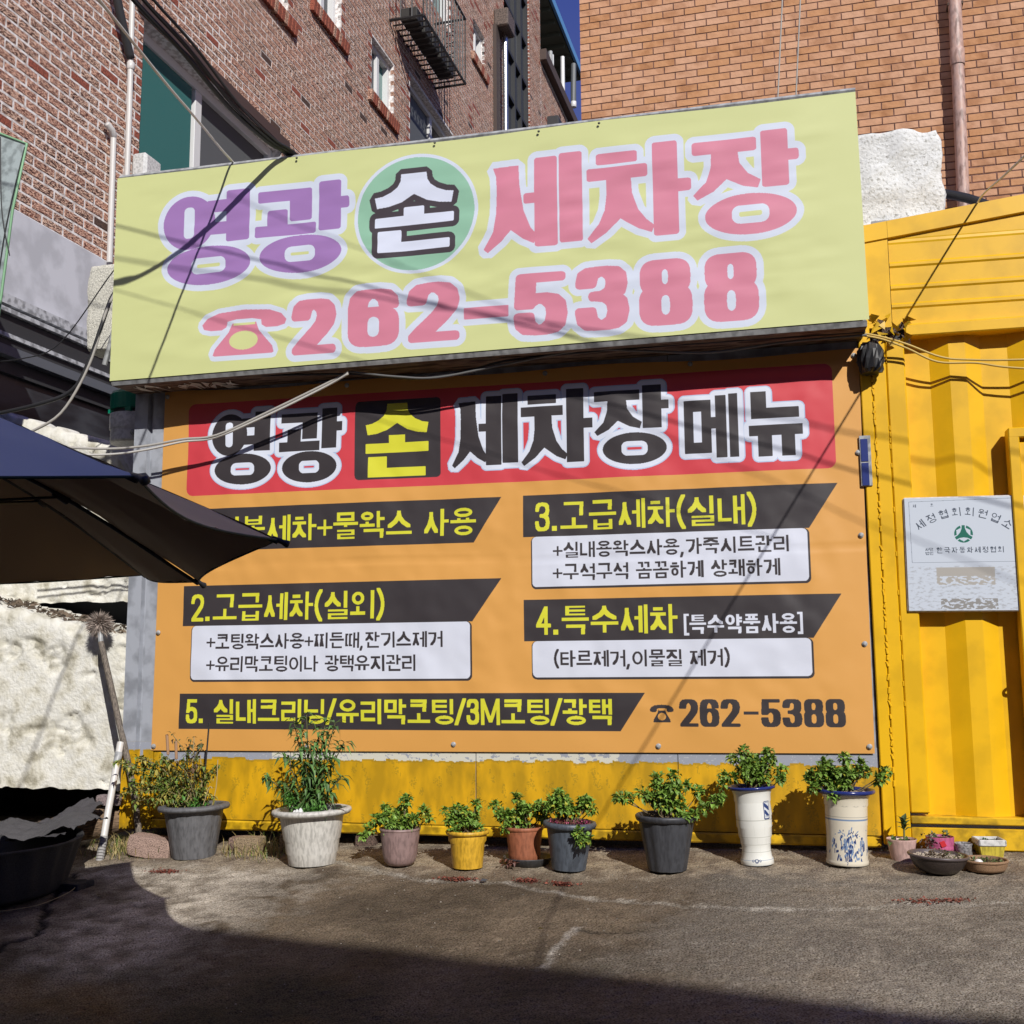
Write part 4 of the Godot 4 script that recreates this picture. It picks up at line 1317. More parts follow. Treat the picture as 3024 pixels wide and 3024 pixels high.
	window(o, holes[5], 0.1, 0.06, [[12.53, 13.05, M.screen, 0.0], [13.08, 13.57, M.glass_teal, 0.02]], fm)
	window(o, holes[6], 0.09, 0.05, [[14.7, 14.97, M.screen, 0.0], [15.0, 15.25, M.glass_dark, 0.02]], fm)
	for k in [1, 2, 3, 6]: sill(o, holes[k], [mats[3], mats[3], mats[1]])
	g = G.new()
	g.cbox(Vector3(7.655, 5.475, -0.02), Vector3(2.35, 0.1, 0.12), 0.005)
	part("lintel", g, mat(lin(0.075, 0.045, 0.038), 0.7), o)
	# stair window: strips of dark blue glass between black mullions
	g = G.new()
	for q in [16.42, 17.2, 17.62, 18.06]: g.box(Vector3(q, 11.25, -0.07), Vector3(0.06, 6.5, 0.09))
	for k in 8: g.box(Vector3(17.24, 8.6 + k * 0.78, -0.075), Vector3(1.6, 0.06, 0.08))
	var sw := part("stair_window", g, M.dark, o)
	for k in 7:
		for q in [[16.45, 17.17], [17.23, 17.59], [17.65, 18.03]]:
			g = G.new()
			g.box(Vector3((q[0] + q[1]) / 2, 8.99 + k * 0.78, -0.1), Vector3(q[1] - q[0], 0.72, 0.012))
			part("pane", g, M.screen if k == 3 and q[0] == 17.23 else M.glass_blue, sw)
	# window guard: black wrought iron cage under a window, holding planters
	g = G.new()
	var y0 := 8.22
	var s0 := 11.35
	var s1 := 12.96
	var q0 := 0.42
	for y in [y0, y0 + 0.9]:
		g.tube([Vector3(s0, y, 0), Vector3(s0, y, q0), Vector3(s1, y, q0), Vector3(s1, y, 0)], 0.018, 6)
	for k in 15:
		var s := lerpf(s0, s1, k / 14.0)
		g.tube([Vector3(s, y0, q0), Vector3(s, y0 + 0.9, q0)], 0.009, 5)
		g.tube([Vector3(s, y0, 0.0), Vector3(s, y0, q0)], 0.011, 5)
	for k in 4:
		for s in [s0, s1]:
			g.tube([Vector3(s, y0, q0 * k / 3.0), Vector3(s, y0 + 0.9, q0 * k / 3.0)], 0.009, 5)
	for k in 5:
		var ring: Array = []
		for w in 13: ring.append(Vector3(s1, y0 + 0.2 + 0.15 * k + 0.06 * sin(w * TAU / 12), q0 * 0.5 + 0.07 * cos(w * TAU / 12)))
		g.tube(ring, 0.007, 5, false)
	var cage := part("window_guard", g, mat(lin(0.012, 0.012, 0.013), 0.45), o)
	g = G.new()
	for k in 5: g.cbox(Vector3(s0 + 0.2 + k * 0.29, y0 + 0.1, q0 * 0.5), Vector3(0.24, 0.16, 0.2), 0.01)
	part("planter_box", g, mat(lin(0.03, 0.028, 0.026), 0.7), cage, false, true)
	# drain hopper and its bright new pipe, with a dark brown strip beside it
	g = G.new()
	g.cbox(Vector3(15.98, 10.88, 0.12), Vector3(0.42, 0.3, 0.24), 0.02)
	var hop := part("drain_hopper", g, noisy(lin(0.16, 0.12, 0.10), 0.6, 3.0, 95, 0.6), o)
	g = G.new()
	g.tube([Vector3(16.08, 10.75, 0.1), Vector3(16.08, 3.5, 0.1)], 0.05, 14)
	var chrome := mat(lin(0.62, 0.64, 0.66), 0.22, 0.9)
	part("drainpipe", g, chrome, hop, true)
	g = G.new()
	g.box(Vector3(15.83, 7.1, 0.03), Vector3(0.2, 7.3, 0.06))
	part("brown_strip", g, mat(lin(0.07, 0.05, 0.042), 0.7), hop)
	# top balcony with a brown slab, pipes between the floors and a blue sheet roof
	g = G.new()
	g.cbox(Vector3(20.5, 12.0, -0.5), Vector3(3.2, 0.22, 1.25), 0.01)
	var slab := part("balcony_slab", g, mat(lin(0.075, 0.05, 0.042), 0.75), o)
	for k in 4:
		g = G.new()
		g.tube([Vector3(19.7 + k * 0.55, 12.1, 0.02 - 0.1 * (k % 2)), Vector3(19.7 + k * 0.55, 12.5 + 0.25 * (k % 3), 0.02 - 0.1 * (k % 2))], 0.045, 10)
		part("upright_pipe", g, M.frame_white if k % 3 else M.steel, slab, true)
	g = G.new()
	g.tube([Vector3(22.0, 13.5, 0.0), Vector3(21.95, 12.62, 0.0)], 0.06, 12)
	part("down_pipe", g, mat(lin(0.13, 0.14, 0.15), 0.5), slab, true)
	g = G.new()
	g.tube([Vector3(21.95, 12.62, 0.0), Vector3(21.95, 12.5, 0.0)], 0.062, 12)
	part("pipe_cap", g, M.frame_white, slab, true)
	g = G.new()
	g.box(Vector3(20.9, 13.7, -1.0), Vector3(4.0, 0.06, 2.02))
	g.box(Vector3(20.9, 13.68, 0.03), Vector3(4.0, 0.17, 0.05))
	var rf := part("roof_edge", g, mat(lin(0.13, 0.33, 0.62), 0.4), o)
	g = G.new()
	g.box(Vector3(20.9, 13.63, -1.0), Vector3(3.96, 0.05, 1.96))
	for k in 9: g.box(Vector3(19.1 + k * 0.45, 13.57, -1.0), Vector3(0.06, 0.09, 1.9))
	part("roof_underside", g, mat(lin(0.13, 0.14, 0.10), 0.8), rf)
	# small things screwed to the brickwork
	g = G.new()
	g.tube([Vector3(6.345, 5.6, 0.05), Vector3(6.37, 4.6, 0.05), Vector3(6.38, 3.47, 0.05)], 0.02, 10)
	g.tube([Vector3(6.365, 4.95, 0.05), Vector3(6.365, 4.9, 0.05)], 0.027, 10)
	part("conduit", g, M.pvc, o, true)
	g = G.new()
	g.tube([Vector3(6.212, 4.36, 0.045), Vector3(6.23, 3.45, 0.045)], 0.02, 10)
	g.tube([Vector3(6.14, 4.39, 0.04), Vector3(6.19, 4.37, 0.045), Vector3(6.215, 4.33, 0.045)], 0.024, 10)
	part("conduit", g, M.pvc, o, true)
	g = G.new()
	g.cbox(Vector3(6.56, 4.235, 0.075), Vector3(0.2, 0.2, 0.12), 0.02)
	part("junction_box", g, M.white_plastic, o)
	g = G.new()
	g.tube(curve([Vector3(5.75, 5.9, 0.06), Vector3(6.05, 5.45, 0.08), Vector3(6.2, 5.2, 0.07), Vector3(6.36, 4.98, 0.05)], 6), 0.03, 8)
	part("black_conduit", g, M.dark, o, true)
	g = G.new()
	g.cbox(Vector3(19.6, 10.9, 0.1), Vector3(0.35, 0.3, 0.25), 0.02)
	part("vent_box", g, M.dark, o)
	g = G.new()
	g.quad(Vector3(2.0, 16, 0), Vector3(18.95, 16, 0), Vector3(18.95, 16, -8), Vector3(2, 16, -8))
	g.quad(Vector3(2.0, 3.4, -0.25), Vector3(18.9, 3.4, -0.25), Vector3(18.9, 0, -0.25), Vector3(2.0, 0, -0.25))
	g.quad(Vector3(2.0, 16, -0.3), Vector3(18.9, 16, -0.3), Vector3(18.9, 0, -0.3), Vector3(2.0, 0, -0.3))
	part("inner_wall", g, M.dark, o)

func right_building() -> void:
	var ab := deg_to_rad(2.1)
	var o := thing("brick_house", "plain orange brick house wall with dark mortar behind the sign", "building", Vector3(2.98196, 0, -5.15028))
	o.basis = Basis(Vector3(cos(ab), 0, sin(ab)), Vector3.UP, Vector3(-sin(ab), 0, cos(ab)))
	var g := G.new()
	g.box(Vector3(2.6, 4.0, -1.5), Vector3(8.3, 8.4, 3.0))
	var mort := noisy(lin(0.19, 0.095, 0.075), 0.95, 1.0, 101, 0.75, 0.02)
	var wall := part("wall", g, mort, o)
	var mats: Array = []
	for q in [[0.54, 0.285, 0.155], [0.58, 0.33, 0.205], [0.52, 0.265, 0.13], [0.555, 0.305, 0.18]]:
		var m := noisy(lin(q[0], q[1], q[2]), 0.9, 0.55, 102 + mats.size(), 0.82, 0.012, 2.0)
		m.albedo_texture = ntex(102 + mats.size(), 0.012, [[0.2, Color(0.88, 0.84, 0.8)], [0.45, Color(0.98, 0.97, 0.96)], [0.75, Color(1, 1, 1)]], 512, 5)
		mats.append(m)
	var sh := ShadeRule.new()
	sh.mode = 1
	lay_bricks(wall, -1.552, 6.6, 4.2, 8.15, 0.1925, 0.0598, 0.0107, [], 0.005, sh, mats, 290)
	g = G.new()
	g.tube([Vector3(1.868, 8.2, 0.1), Vector3(1.83, 6.0, 0.1)], 0.056, 18)
	g.tube([Vector3(1.83, 6.02, 0.1), Vector3(1.79, 4.0, 0.1)], 0.053, 18)
	g.tube([Vector3(1.832, 6.1, 0.1), Vector3(1.829, 5.95, 0.1)], 0.062, 18)
	var pm := mat(lin(0.52, 0.36, 0.32), 0.5)
	pm.albedo_texture = ntex(108, 0.02, [[0.25, Color(0.7, 0.66, 0.64)], [0.5, Color(1, 1, 1)], [0.75, Color(1, 0.95, 0.9)]])
	var dp := part("drainpipe", g, tri(pm, Vector3(2, 0.6, 2)), o, true)
	g = G.new()
	g.box(Vector3(1.842, 6.53, 0.06), Vector3(0.13, 0.025, 0.12))
	part("clamp", g, M.rust, dp)

# neighbours behind the viewer; the low building's eave throws the long shadow across the yard
func back_buildings() -> void:
	var o := thing("neighbour_building", "plain rendered building across the yard whose shadow crosses the foreground concrete", "building", Vector3(4.67, 0, 7.47))
	o.basis = Basis(Vector3(0.976, 0, 0.217), Vector3.UP, Vector3(-0.217, 0, 0.976))
	var g := G.new()
	g.box(Vector3(-1.0, 2.2, 4.0), Vector3(26.0, 5.3, 7.5))
	var w := part("wall", g, noisy(lin(0.30, 0.28, 0.25), 0.9, 0.4, 111, 0.8), o)
	g = G.new()
	g.box(Vector3(-1.0, 4.9, 3.8), Vector3(26.4, 0.08, 7.6))
	part("roof_edge", g, M.dark, o)
	for k in 6:
		g = G.new()
		g.cbox(Vector3(-10.0 + k * 3.6, 2.1, 0.23), Vector3(1.4, 1.2, 0.06), 0.01)
		var win := part("window", g, M.frame_white, o)
		g = G.new()
		g.box(Vector3(-10.0 + k * 3.6, 2.1, 0.2), Vector3(1.25, 1.05, 0.03))
		part("pane", g, M.glass_dark, win)

# ---------------------------------------------------------------- rough white walls
func rough_wall(x0: float, x1: float, bottom: float, top: TopLine, z: float, depth: float, seed_: int) -> G:
	var n := nz(seed_, 3.0, 3)
	var n2 := nz(seed_ + 1, 14.0, 3)
	var g := G.new()
	var nx := int((x1 - x0) / 0.018)
	g.grid(nx, 70, func(a: float, b: float) -> Vector3:
		var x := lerpf(x0, x1, a)
		var t: float = top.at(x) + n2.get_noise_2d(x, 3.0) * 0.02
		var lo := bottom + n.get_noise_2d(x * 1.2, 9.0) * 0.014 + n2.get_noise_2d(x, 9.0) * 0.006
		var up := b * 1.06
		if up > 1.0:
			return Vector3(x, t + 0.01 * sin((up - 1.0) / 0.06 * PI * 0.5), z - depth * (up - 1.0) / 0.06)
		var y := lerpf(lo, t, up)
		var crater := 0.0
		var q := n.get_noise_2d(x * 1.3 + 40.0, y * 1.3)
		if q > 0.22: crater = -0.02 * smoothstep(0.22, 0.3, q) * (0.6 + n2.get_noise_2d(x * 2.0, y * 2.0))
		var round_ := -0.02 * smoothstep(0.93, 1.0, up) * smoothstep(0.93, 1.0, up)
		return Vector3(x, y, z + n.get_noise_2d(x, y) * 0.009 + n2.get_noise_2d(x, y) * 0.003 + crater + round_))
	return g
class TopLine:
	var p: Array = []
	func at(x: float) -> float:
		if x <= p[0].x: return p[0].y
		for k in p.size() - 1:
			if x <= p[k + 1].x: return lerpf(p[k].y, p[k + 1].y, (x - p[k].x) / (p[k + 1].x - p[k].x))
		return p[-1].y
func chunk(ctr: Vector3, size: Vector3, amp: float, seed_: int, turn := 0.0) -> G:
	var n := nz(seed_, 5.0, 4)
	var n2 := nz(seed_ + 1, 20.0, 3)
	var g := G.new()
	var b := Basis(Vector3.BACK, turn)
	for f in 6:
		var ax := f / 2
		var sg := -1.0 if f % 2 else 1.0
		g.grid(26, 26, func(a: float, c: float) -> Vector3:
			var q := Vector3.ZERO
			q[ax] = sg
			q[(ax + 1) % 3] = (a * 2 - 1) * sg
			q[(ax + 2) % 3] = c * 2 - 1
			var r := q.normalized() * 1.25
			q = q.lerp(r, 0.22 * pow(q.length() / 1.732, 3.0))
			var w := q * size * 0.5
			var k := n.get_noise_3dv(w + ctr) * amp + n2.get_noise_3dv(w + ctr) * amp * 0.3
			return ctr + b * (w + q.normalized() * k))
	return g
func stucco_walls() -> void:
	var t := TopLine.new()
	t.p = [Vector2(-3.0, 2.5), Vector2(-1.24, 2.218), Vector2(-0.521, 2.003), Vector2(-0.47, 1.96), Vector2(-0.396, 1.8), Vector2(-0.36, 1.74)]
	var o := thing("boundary_wall", "cream stucco wall with a sloping top between the brick building and the container", "wall")
	part("wall", rough_wall(-2.6, -0.375, 1.12, t, -0.6, 0.2, 121), M.stucco, o, true)
	var g := G.new()
	g.box(Vector3(-1.3, 0.75, -0.85), Vector3(2.6, 0.8, 0.2))
	part("dark_backing", g, M.dark, o)  # dark box put behind the gap so the recess reads black
	t = TopLine.new()
	t.p = [Vector2(-3.0, 1.6), Vector2(-0.867, 1.085), Vector2(-0.469, 1.0), Vector2(-0.131, 0.915)]
	o = thing("low_wall", "low rough whitewashed wall behind the leaning mop at the left of the container", "wall")
	part("wall", rough_wall(-2.6, -0.06, 0.172, t, -0.2, 0.4, 125), M.stucco, o, true)
	g = G.new()
	g.quad(Vector3(-2.6, 0.185, -1.1), Vector3(-0.06, 0.185, -1.1), Vector3(-0.06, 0.185, -0.22), Vector3(-2.6, 0.185, -0.22))
	part("underside", g, M.soil, o)  # top of a recess added so the foot of the wall goes black
	g = G.new()
	g.box(Vector3(-1.3, 0.05, -1.2), Vector3(2.55, 0.5, 0.3))
	part("dark_recess_back", g, M.soil, o)  # back of the added recess, dark toned to keep it black
	tag(part("white_block", chunk(Vector3(3.48, 2.89, -0.24), Vector3(0.68, 0.44, 0.24), 0.03, 131, 0.02), M.rough_white, self, true), "chipped white foam block on top of the container to the right of the sign", "block", "white blocks at the ends of the sign")
	tag(part("white_block", chunk(Vector3(-0.13, 2.61, -0.23), Vector3(0.52, 0.46, 0.22), 0.012, 133, -0.02), noisy(lin(0.72, 0.70, 0.62), 0.9, 2.5, 135, 0.85, 0.05, 6.0), self, true), "cream foam block sticking out behind the left end of the sign", "block", "white blocks at the ends of the sign")
	# dirt and litter on the ledge of the low wall
	g = G.new()
	g.use_c = true
	for k in 420:
		var x := rng.randf_range(-1.0, -0.2)
		var y := 1.085 - (x + 0.867) * 0.235 + rng.randf() * 0.025
		var p := Vector3(x, y, rng.randf_range(-0.5, -0.24))
		var s := rng.randf_range(0.01, 0.035)
		var b := Basis.from_euler(Vector3(rng.randf_range(-1, 1), rng.randf() * TAU, rng.randf_range(-1, 1)))
		g.tint = Color(0.10, 0.075, 0.055) * rng.randf_range(0.5, 2.2)
		g.tri(p + b * Vector3(-s, 0, 0), p + b * Vector3(0, s * 0.5, s * 0.3), p + b * Vector3(s, 0, 0))
	var l := part("leaf_litter", g, M.stem, self, false, true)
	tag(l, "dry leaf litter lying on the ledge of the low white wall", "litter")
# ---------------------------------------------------------------- umbrella, cables, clutter
func umbrella() -> void:
	var o := thing("parasol", "dark folding parasol with a blue top panel reaching in from the left", "umbrella")
	var hub := Vector3(1.2, 1.3, 3.02)
	var tips: Array = [Vector3(2.063, 1.05, 3.35), Vector3(1.997, 1.026, 2.7), Vector3(1.547, 0.985, 2.2), Vector3(1.11, 1.05, 1.725), Vector3(0.45, 1.02, 1.95), Vector3(0.25, 1.0, 2.8), Vector3(0.8, 1.0, 3.75), Vector3(1.45, 1.055, 3.85)]
	var rib := func(k: int, a: float) -> Vector3:
		var e: Vector3 = tips[k % 8]
		return hub.lerp(e, a) + Vector3(0, 0.05 * sin(a * PI) * (1.0 - 0.3 * a), 0)
	var n := nz(141, 3.0, 2)
	var under := mat(lin(0.52, 0.38, 0.22), 0.75)
	under.backlight = Color(0.8, 0.55, 0.2)
	var blue := mat(lin(0.40, 0.50, 0.58), 0.6)
	for k in 8:
		var g := G.new()
		g.grid(14, 12, func(a: float, b: float) -> Vector3:
			var p: Vector3 = rib.call(k, b).lerp(rib.call(k + 1, b), a)
			var sag := sin(a * PI)
			p = p.lerp(hub, 0.055 * sag * b * b)
			return p + Vector3(0, -0.03 * sag * b + n.get_noise_2d(a * 3.0 + k, b * 3.0) * 0.006, 0))
		part("canopy_panel", g, blue if k == 7 or k == 6 else under, o, true)
		var hem: Array = []
		for q in 15:
			var a := q / 14.0
			var p: Vector3 = rib.call(k, 1.0).lerp(rib.call(k + 1, 1.0), a)
			hem.append(p.lerp(hub, 0.055 * sin(a * PI)) + Vector3(0, -0.03 * sin(a * PI), 0))
		g = G.new()
		g.tube(hem, 0.0025, 5)
		part("hem", g, mat(lin(0.03, 0.06, 0.045), 0.7), o, true)
		var line: Array = []
		for q in 11: line.append(rib.call(k, q / 10.0) + Vector3(0, -0.006, 0))
		g = G.new()
		g.tube(line, 0.0045, 6)
		part("rib", g, M.black, o, true)
		g = G.new()
		var e: Vector3 = tips[k]
		var d: Vector3 = (e - rib.call(k, 0.93)).normalized()
		g.tube([e - d * 0.012, e + d * 0.004, e + d * 0.01, e + d * 0.022, e + d * 0.026], [0.004, 0.006, 0.0055, 0.0085, 0.006], 10)
		part("rib_cap", g, M.black, o, true)
		g = G.new()
		var m: Vector3 = rib.call(k, 0.55) + Vector3(0, -0.008, 0)
		g.tube([hub + Vector3(0, -0.22, 0), m], 0.0035, 5)
		g.tube([m - d * 0.02, m + d * 0.02], 0.009, 6)
		part("stretcher", g, M.black, o, true)
	var g := G.new()
	g.tube([hub + Vector3(0, 0.06, 0), hub + Vector3(0.0, -1.42, 0.1)], 0.014, 10)
	part("pole", g, M.steel, o, true)
	g = G.new()
	g.use_c = true
	for k in 40:
		var a := rng.randf()
		var b := rng.randf_range(0.45, 0.95)
		var p: Vector3 = rib.call(2, b).lerp(rib.call(3, b), a) + Vector3(0, -0.034 * sin(a * PI) * b - 0.002, 0)
		var s := rng.randf_range(0.001, 0.004)
		g.tint = Color(0.35, 0.5, 0.22) if k % 3 else Color(0.45, 0.42, 0.3)
		g.tri(p + Vector3(-s, 0, s), p + Vector3(s * 2.0, 0, 0), p + Vector3(0, 0, -s))
	part("moss_fleck", g, M.stem, o, false, true)

func cable(called: String, label: String, pts: Array, r: float, m: Material, group := "", sub := 6) -> void:
	var g := G.new()
	g.tube(curve(pts, sub), r, 7)
	tag(part(called, g, m, self, true), label, "cable", group)
func cables() -> void:
	var grey := mat(lin(0.42, 0.40, 0.37), 0.5)
	var dark := mat(lin(0.02, 0.02, 0.023), 0.5)
	var pale := mat(lin(0.72, 0.70, 0.64), 0.7)
	var paint := mat(lin(0.55, 0.38, 0.10), 0.5)
	# the bundle that comes down over the yard to the top of the sign: three black cables
	var T := Vector3(0.862, 3.15, 0.225)
	var v := Vector3(-0.152, 0.163, 0.975)
	var lab := ["thickest black overhead cable resting on the sign's top edge", "middle black overhead cable beside the thickest one above the teal window", "thin black overhead cable furthest right of the bundle above the teal window"]
	for k in 3:
		var off := Vector3(0.014 * (k - 1), 0.006 * k, 0)
		cable("overhead_cable", lab[k], [Vector3(0.92 + 0.03 * k, 3.13, -0.4), Vector3(0.873 + 0.02 * k, 3.152, 0.2), Vector3(0.846, 3.156, 0.35) + off, Vector3(0.801, 3.184, 0.634) + off * 1.4, Vector3(0.76, 3.267, 0.958) + off * 1.8, Vector3(0.69, 3.351, 1.186) + off * 2.0, Vector3(0.6, 3.48, 1.4) + off * 2.2, Vector3(0.2, 4.0, 2.4) + off * 3.0, Vector3(-1.2, 5.4, 5.6)], 0.0105 - 0.002 * k, dark, "black cables over the sign")
	var R := Vector3(0.594, 3.14, 0.225)
	var w := Vector3(0.224, -0.152, 0.963)
	cable("overhead_rope", "pale thin rope running from the top of the sign up past the teal window", [R + Vector3(-0.02, -0.02, -0.3), R, Vector3(0.644, 3.1, 0.438), Vector3(0.749, 3.027, 0.872), Vector3(0.85, 2.951, 1.298), R + w * 2.2, R + w * 5.0, R + w * 7.4 + Vector3(0, 2.0, 0)], 0.0055, pale)
	var C := Vector3(3.929, 2.7, 0.02)
	var u := Vector3(-0.101, -0.303, 0.948)
	cable("overhead_wire", "thin pale wire slanting from the top of the yellow container across the orange brick", [C + Vector3(0.02, 0, -0.3), C, C + u, C + u * 2.0, C + u * 3.4, C + u * 5.0 + Vector3(0.4, 0.5, 0.6), Vector3(4.4, 4.9, 7.6)], 0.004, pale)
	# out of the picture, seen only as soft shadows on the sign and banner
	var SU := SUN
	for q in [[Vector3(-0.01, 2.881, 0.24), Vector3(2.226, 2.159, 0.24), 1.6, 0.0042, "thicker high cable whose shadow slants across the yellow sign"], [Vector3(0.001, 2.557, 0.24), Vector3(0.856, 2.26, 0.24), 1.7, 0.0022, "thinner high cable whose faint shadow crosses the sign below the purple letters"], [Vector3(2.3, 1.98, 0.02), Vector3(3.595, 1.663, 0.0), 2.4, 0.0045, "thicker high cable whose shadow slants across the banner headline"], [Vector3(2.667, 1.687, 0.0), Vector3(3.002, 1.523, 0.0), 2.4, 0.0024, "thinner high cable whose faint shadow crosses the banner under its headline"]]:
		var a: Vector3 = q[0] + SU * q[2]
		var b: Vector3 = q[1] + SU * q[2]
		var d := (b - a).normalized()
		cable("street_cable", q[4], [a - d * 2.5, a, b, b + d * 2.5], q[3], dark, "street cables above the yard")
	for q in [[3.113, 3.553, "left of the two thin wires rising from the sign past the orange brick"], [3.189, 3.619, "right of the two thin wires rising from the sign past the orange brick"]]:
		cable("stay_wire", q[2], [Vector3(q[0], 3.14, 0.16), Vector3(q[0] + 0.03, 3.5, 0.2), Vector3(q[0] + 0.25, 6.2, 0.5)], 0.0032, grey, "stay wires above the sign")
	# cables slung under the sign
	cable("slung_cable", "upper pale cable sagging from under the sign to the parasol", [Vector3(1.178, 2.085, 0.2), Vector3(1.088, 2.058, 0.17), Vector3(0.781, 1.937, 0.16), Vector3(0.51, 1.84, 0.15), Vector3(0.337, 1.829, 0.15), Vector3(0.126, 1.806, 0.15), Vector3(-0.09, 1.805, 0.15), Vector3(-0.45, 1.83, 0.2)], 0.006, grey, "cables slung under the sign")
	cable("slung_cable", "lower pale cable sagging from under the sign to the parasol", [Vector3(1.178, 2.078, 0.2), Vector3(1.05, 2.03, 0.17), Vector3(0.76, 1.915, 0.16), Vector3(0.5, 1.83, 0.145), Vector3(0.337, 1.817, 0.15), Vector3(0.126, 1.786, 0.15), Vector3(-0.09, 1.776, 0.15), Vector3(-0.45, 1.79, 0.2)], 0.0055, mat(lin(0.55, 0.53, 0.50), 0.5), "cables slung under the sign")
	cable("slung_cable", "grey cable drooping along the whole underside of the sign", [Vector3(1.178, 2.09, 0.19), Vector3(1.4, 2.055, 0.18), Vector3(1.597, 2.042, 0.17), Vector3(1.909, 2.082, 0.17), Vector3(2.25, 2.118, 0.18), Vector3(2.5, 2.1, 0.17), Vector3(2.797, 2.075, 0.16), Vector3(3.1, 2.1, 0.15), Vector3(3.435, 2.113, 0.13)], 0.0055, mat(lin(0.13, 0.13, 0.13), 0.5), "cables slung under the sign")
	cable("slung_cable", "dark cable crossing the grey one under the middle of the sign", [Vector3(0.75, 2.1, 0.19), Vector3(1.178, 2.08, 0.185), Vector3(1.5, 2.045, 0.16), Vector3(1.75, 2.07, 0.16), Vector3(1.95, 2.1, 0.17), Vector3(2.5, 2.115, 0.17), Vector3(3.43, 2.125, 0.14)], 0.0055, dark, "cables slung under the sign")
	cable("painted_cable", "upper yellow painted cable crossing the corrugated wall", [Vector3(3.42, 2.122, 0.13), Vector3(3.5, 2.108, 0.1), Vector3(3.6, 2.078, 0.07), Vector3(3.733, 2.02, 0.05), Vector3(3.85, 2.0, 0.05), Vector3(4.031, 1.985, 0.06), Vector3(4.5, 1.97, 0.06)], 0.0045, paint, "yellow painted cables")
	cable("painted_cable", "lower yellow painted cable crossing the corrugated wall", [Vector3(3.42, 2.112, 0.13), Vector3(3.5, 2.098, 0.1), Vector3(3.6, 2.06, 0.07), Vector3(3.72, 2.0, 0.05), Vector3(3.87, 1.985, 0.05), Vector3(4.029, 1.95, 0.06), Vector3(4.5, 1.9, 0.06)], 0.0045, paint, "yellow painted cables")
	# hanging at the left end of the sign
	cable("hanging_cable", "black cable hanging down from behind the left end of the sign", [Vector3(-0.02, 2.62, 0.13), Vector3(-0.08, 2.57, 0.13), Vector3(-0.119, 2.419, 0.15), Vector3(-0.176, 2.254, 0.15), Vector3(-0.261, 2.107, 0.15), Vector3(-0.453, 2.043, 0.15), Vector3(-0.9, 2.0, 0.1)], 0.01, dark, "cables hanging left of the sign")
	cable("hanging_cable", "pale grey cable curving down to the parasol at the left of the sign", [Vector3(-0.05, 2.6, 0.14), Vector3(-0.103, 2.469, 0.15), Vector3(-0.179, 2.22, 0.15), Vector3(-0.319, 1.993, 0.15), Vector3(-0.51, 1.894, 0.15), Vector3(-0.6, 1.84, 0.12)], 0.007, grey, "cables hanging left of the sign")
	cable("hanging_cable", "thin dark wire crossing the pale band left of the sign", [Vector3(0.0, 2.75, 0.12), Vector3(-0.067, 2.689, 0.15), Vector3(-0.338, 2.35, 0.15), Vector3(-0.561, 2.28, 0.15), Vector3(-0.9, 2.3, 0.1)], 0.003, dark, "cables hanging left of the sign")
	cable("roof_cable", "black cable bundle behind the white block beside the orange brick wall", [Vector3(3.7, 3.0, -0.5), Vector3(3.95, 2.86, -0.35), Vector3(4.15, 2.7, -0.25), Vector3(4.3, 2.66, -0.2)], 0.022, dark)

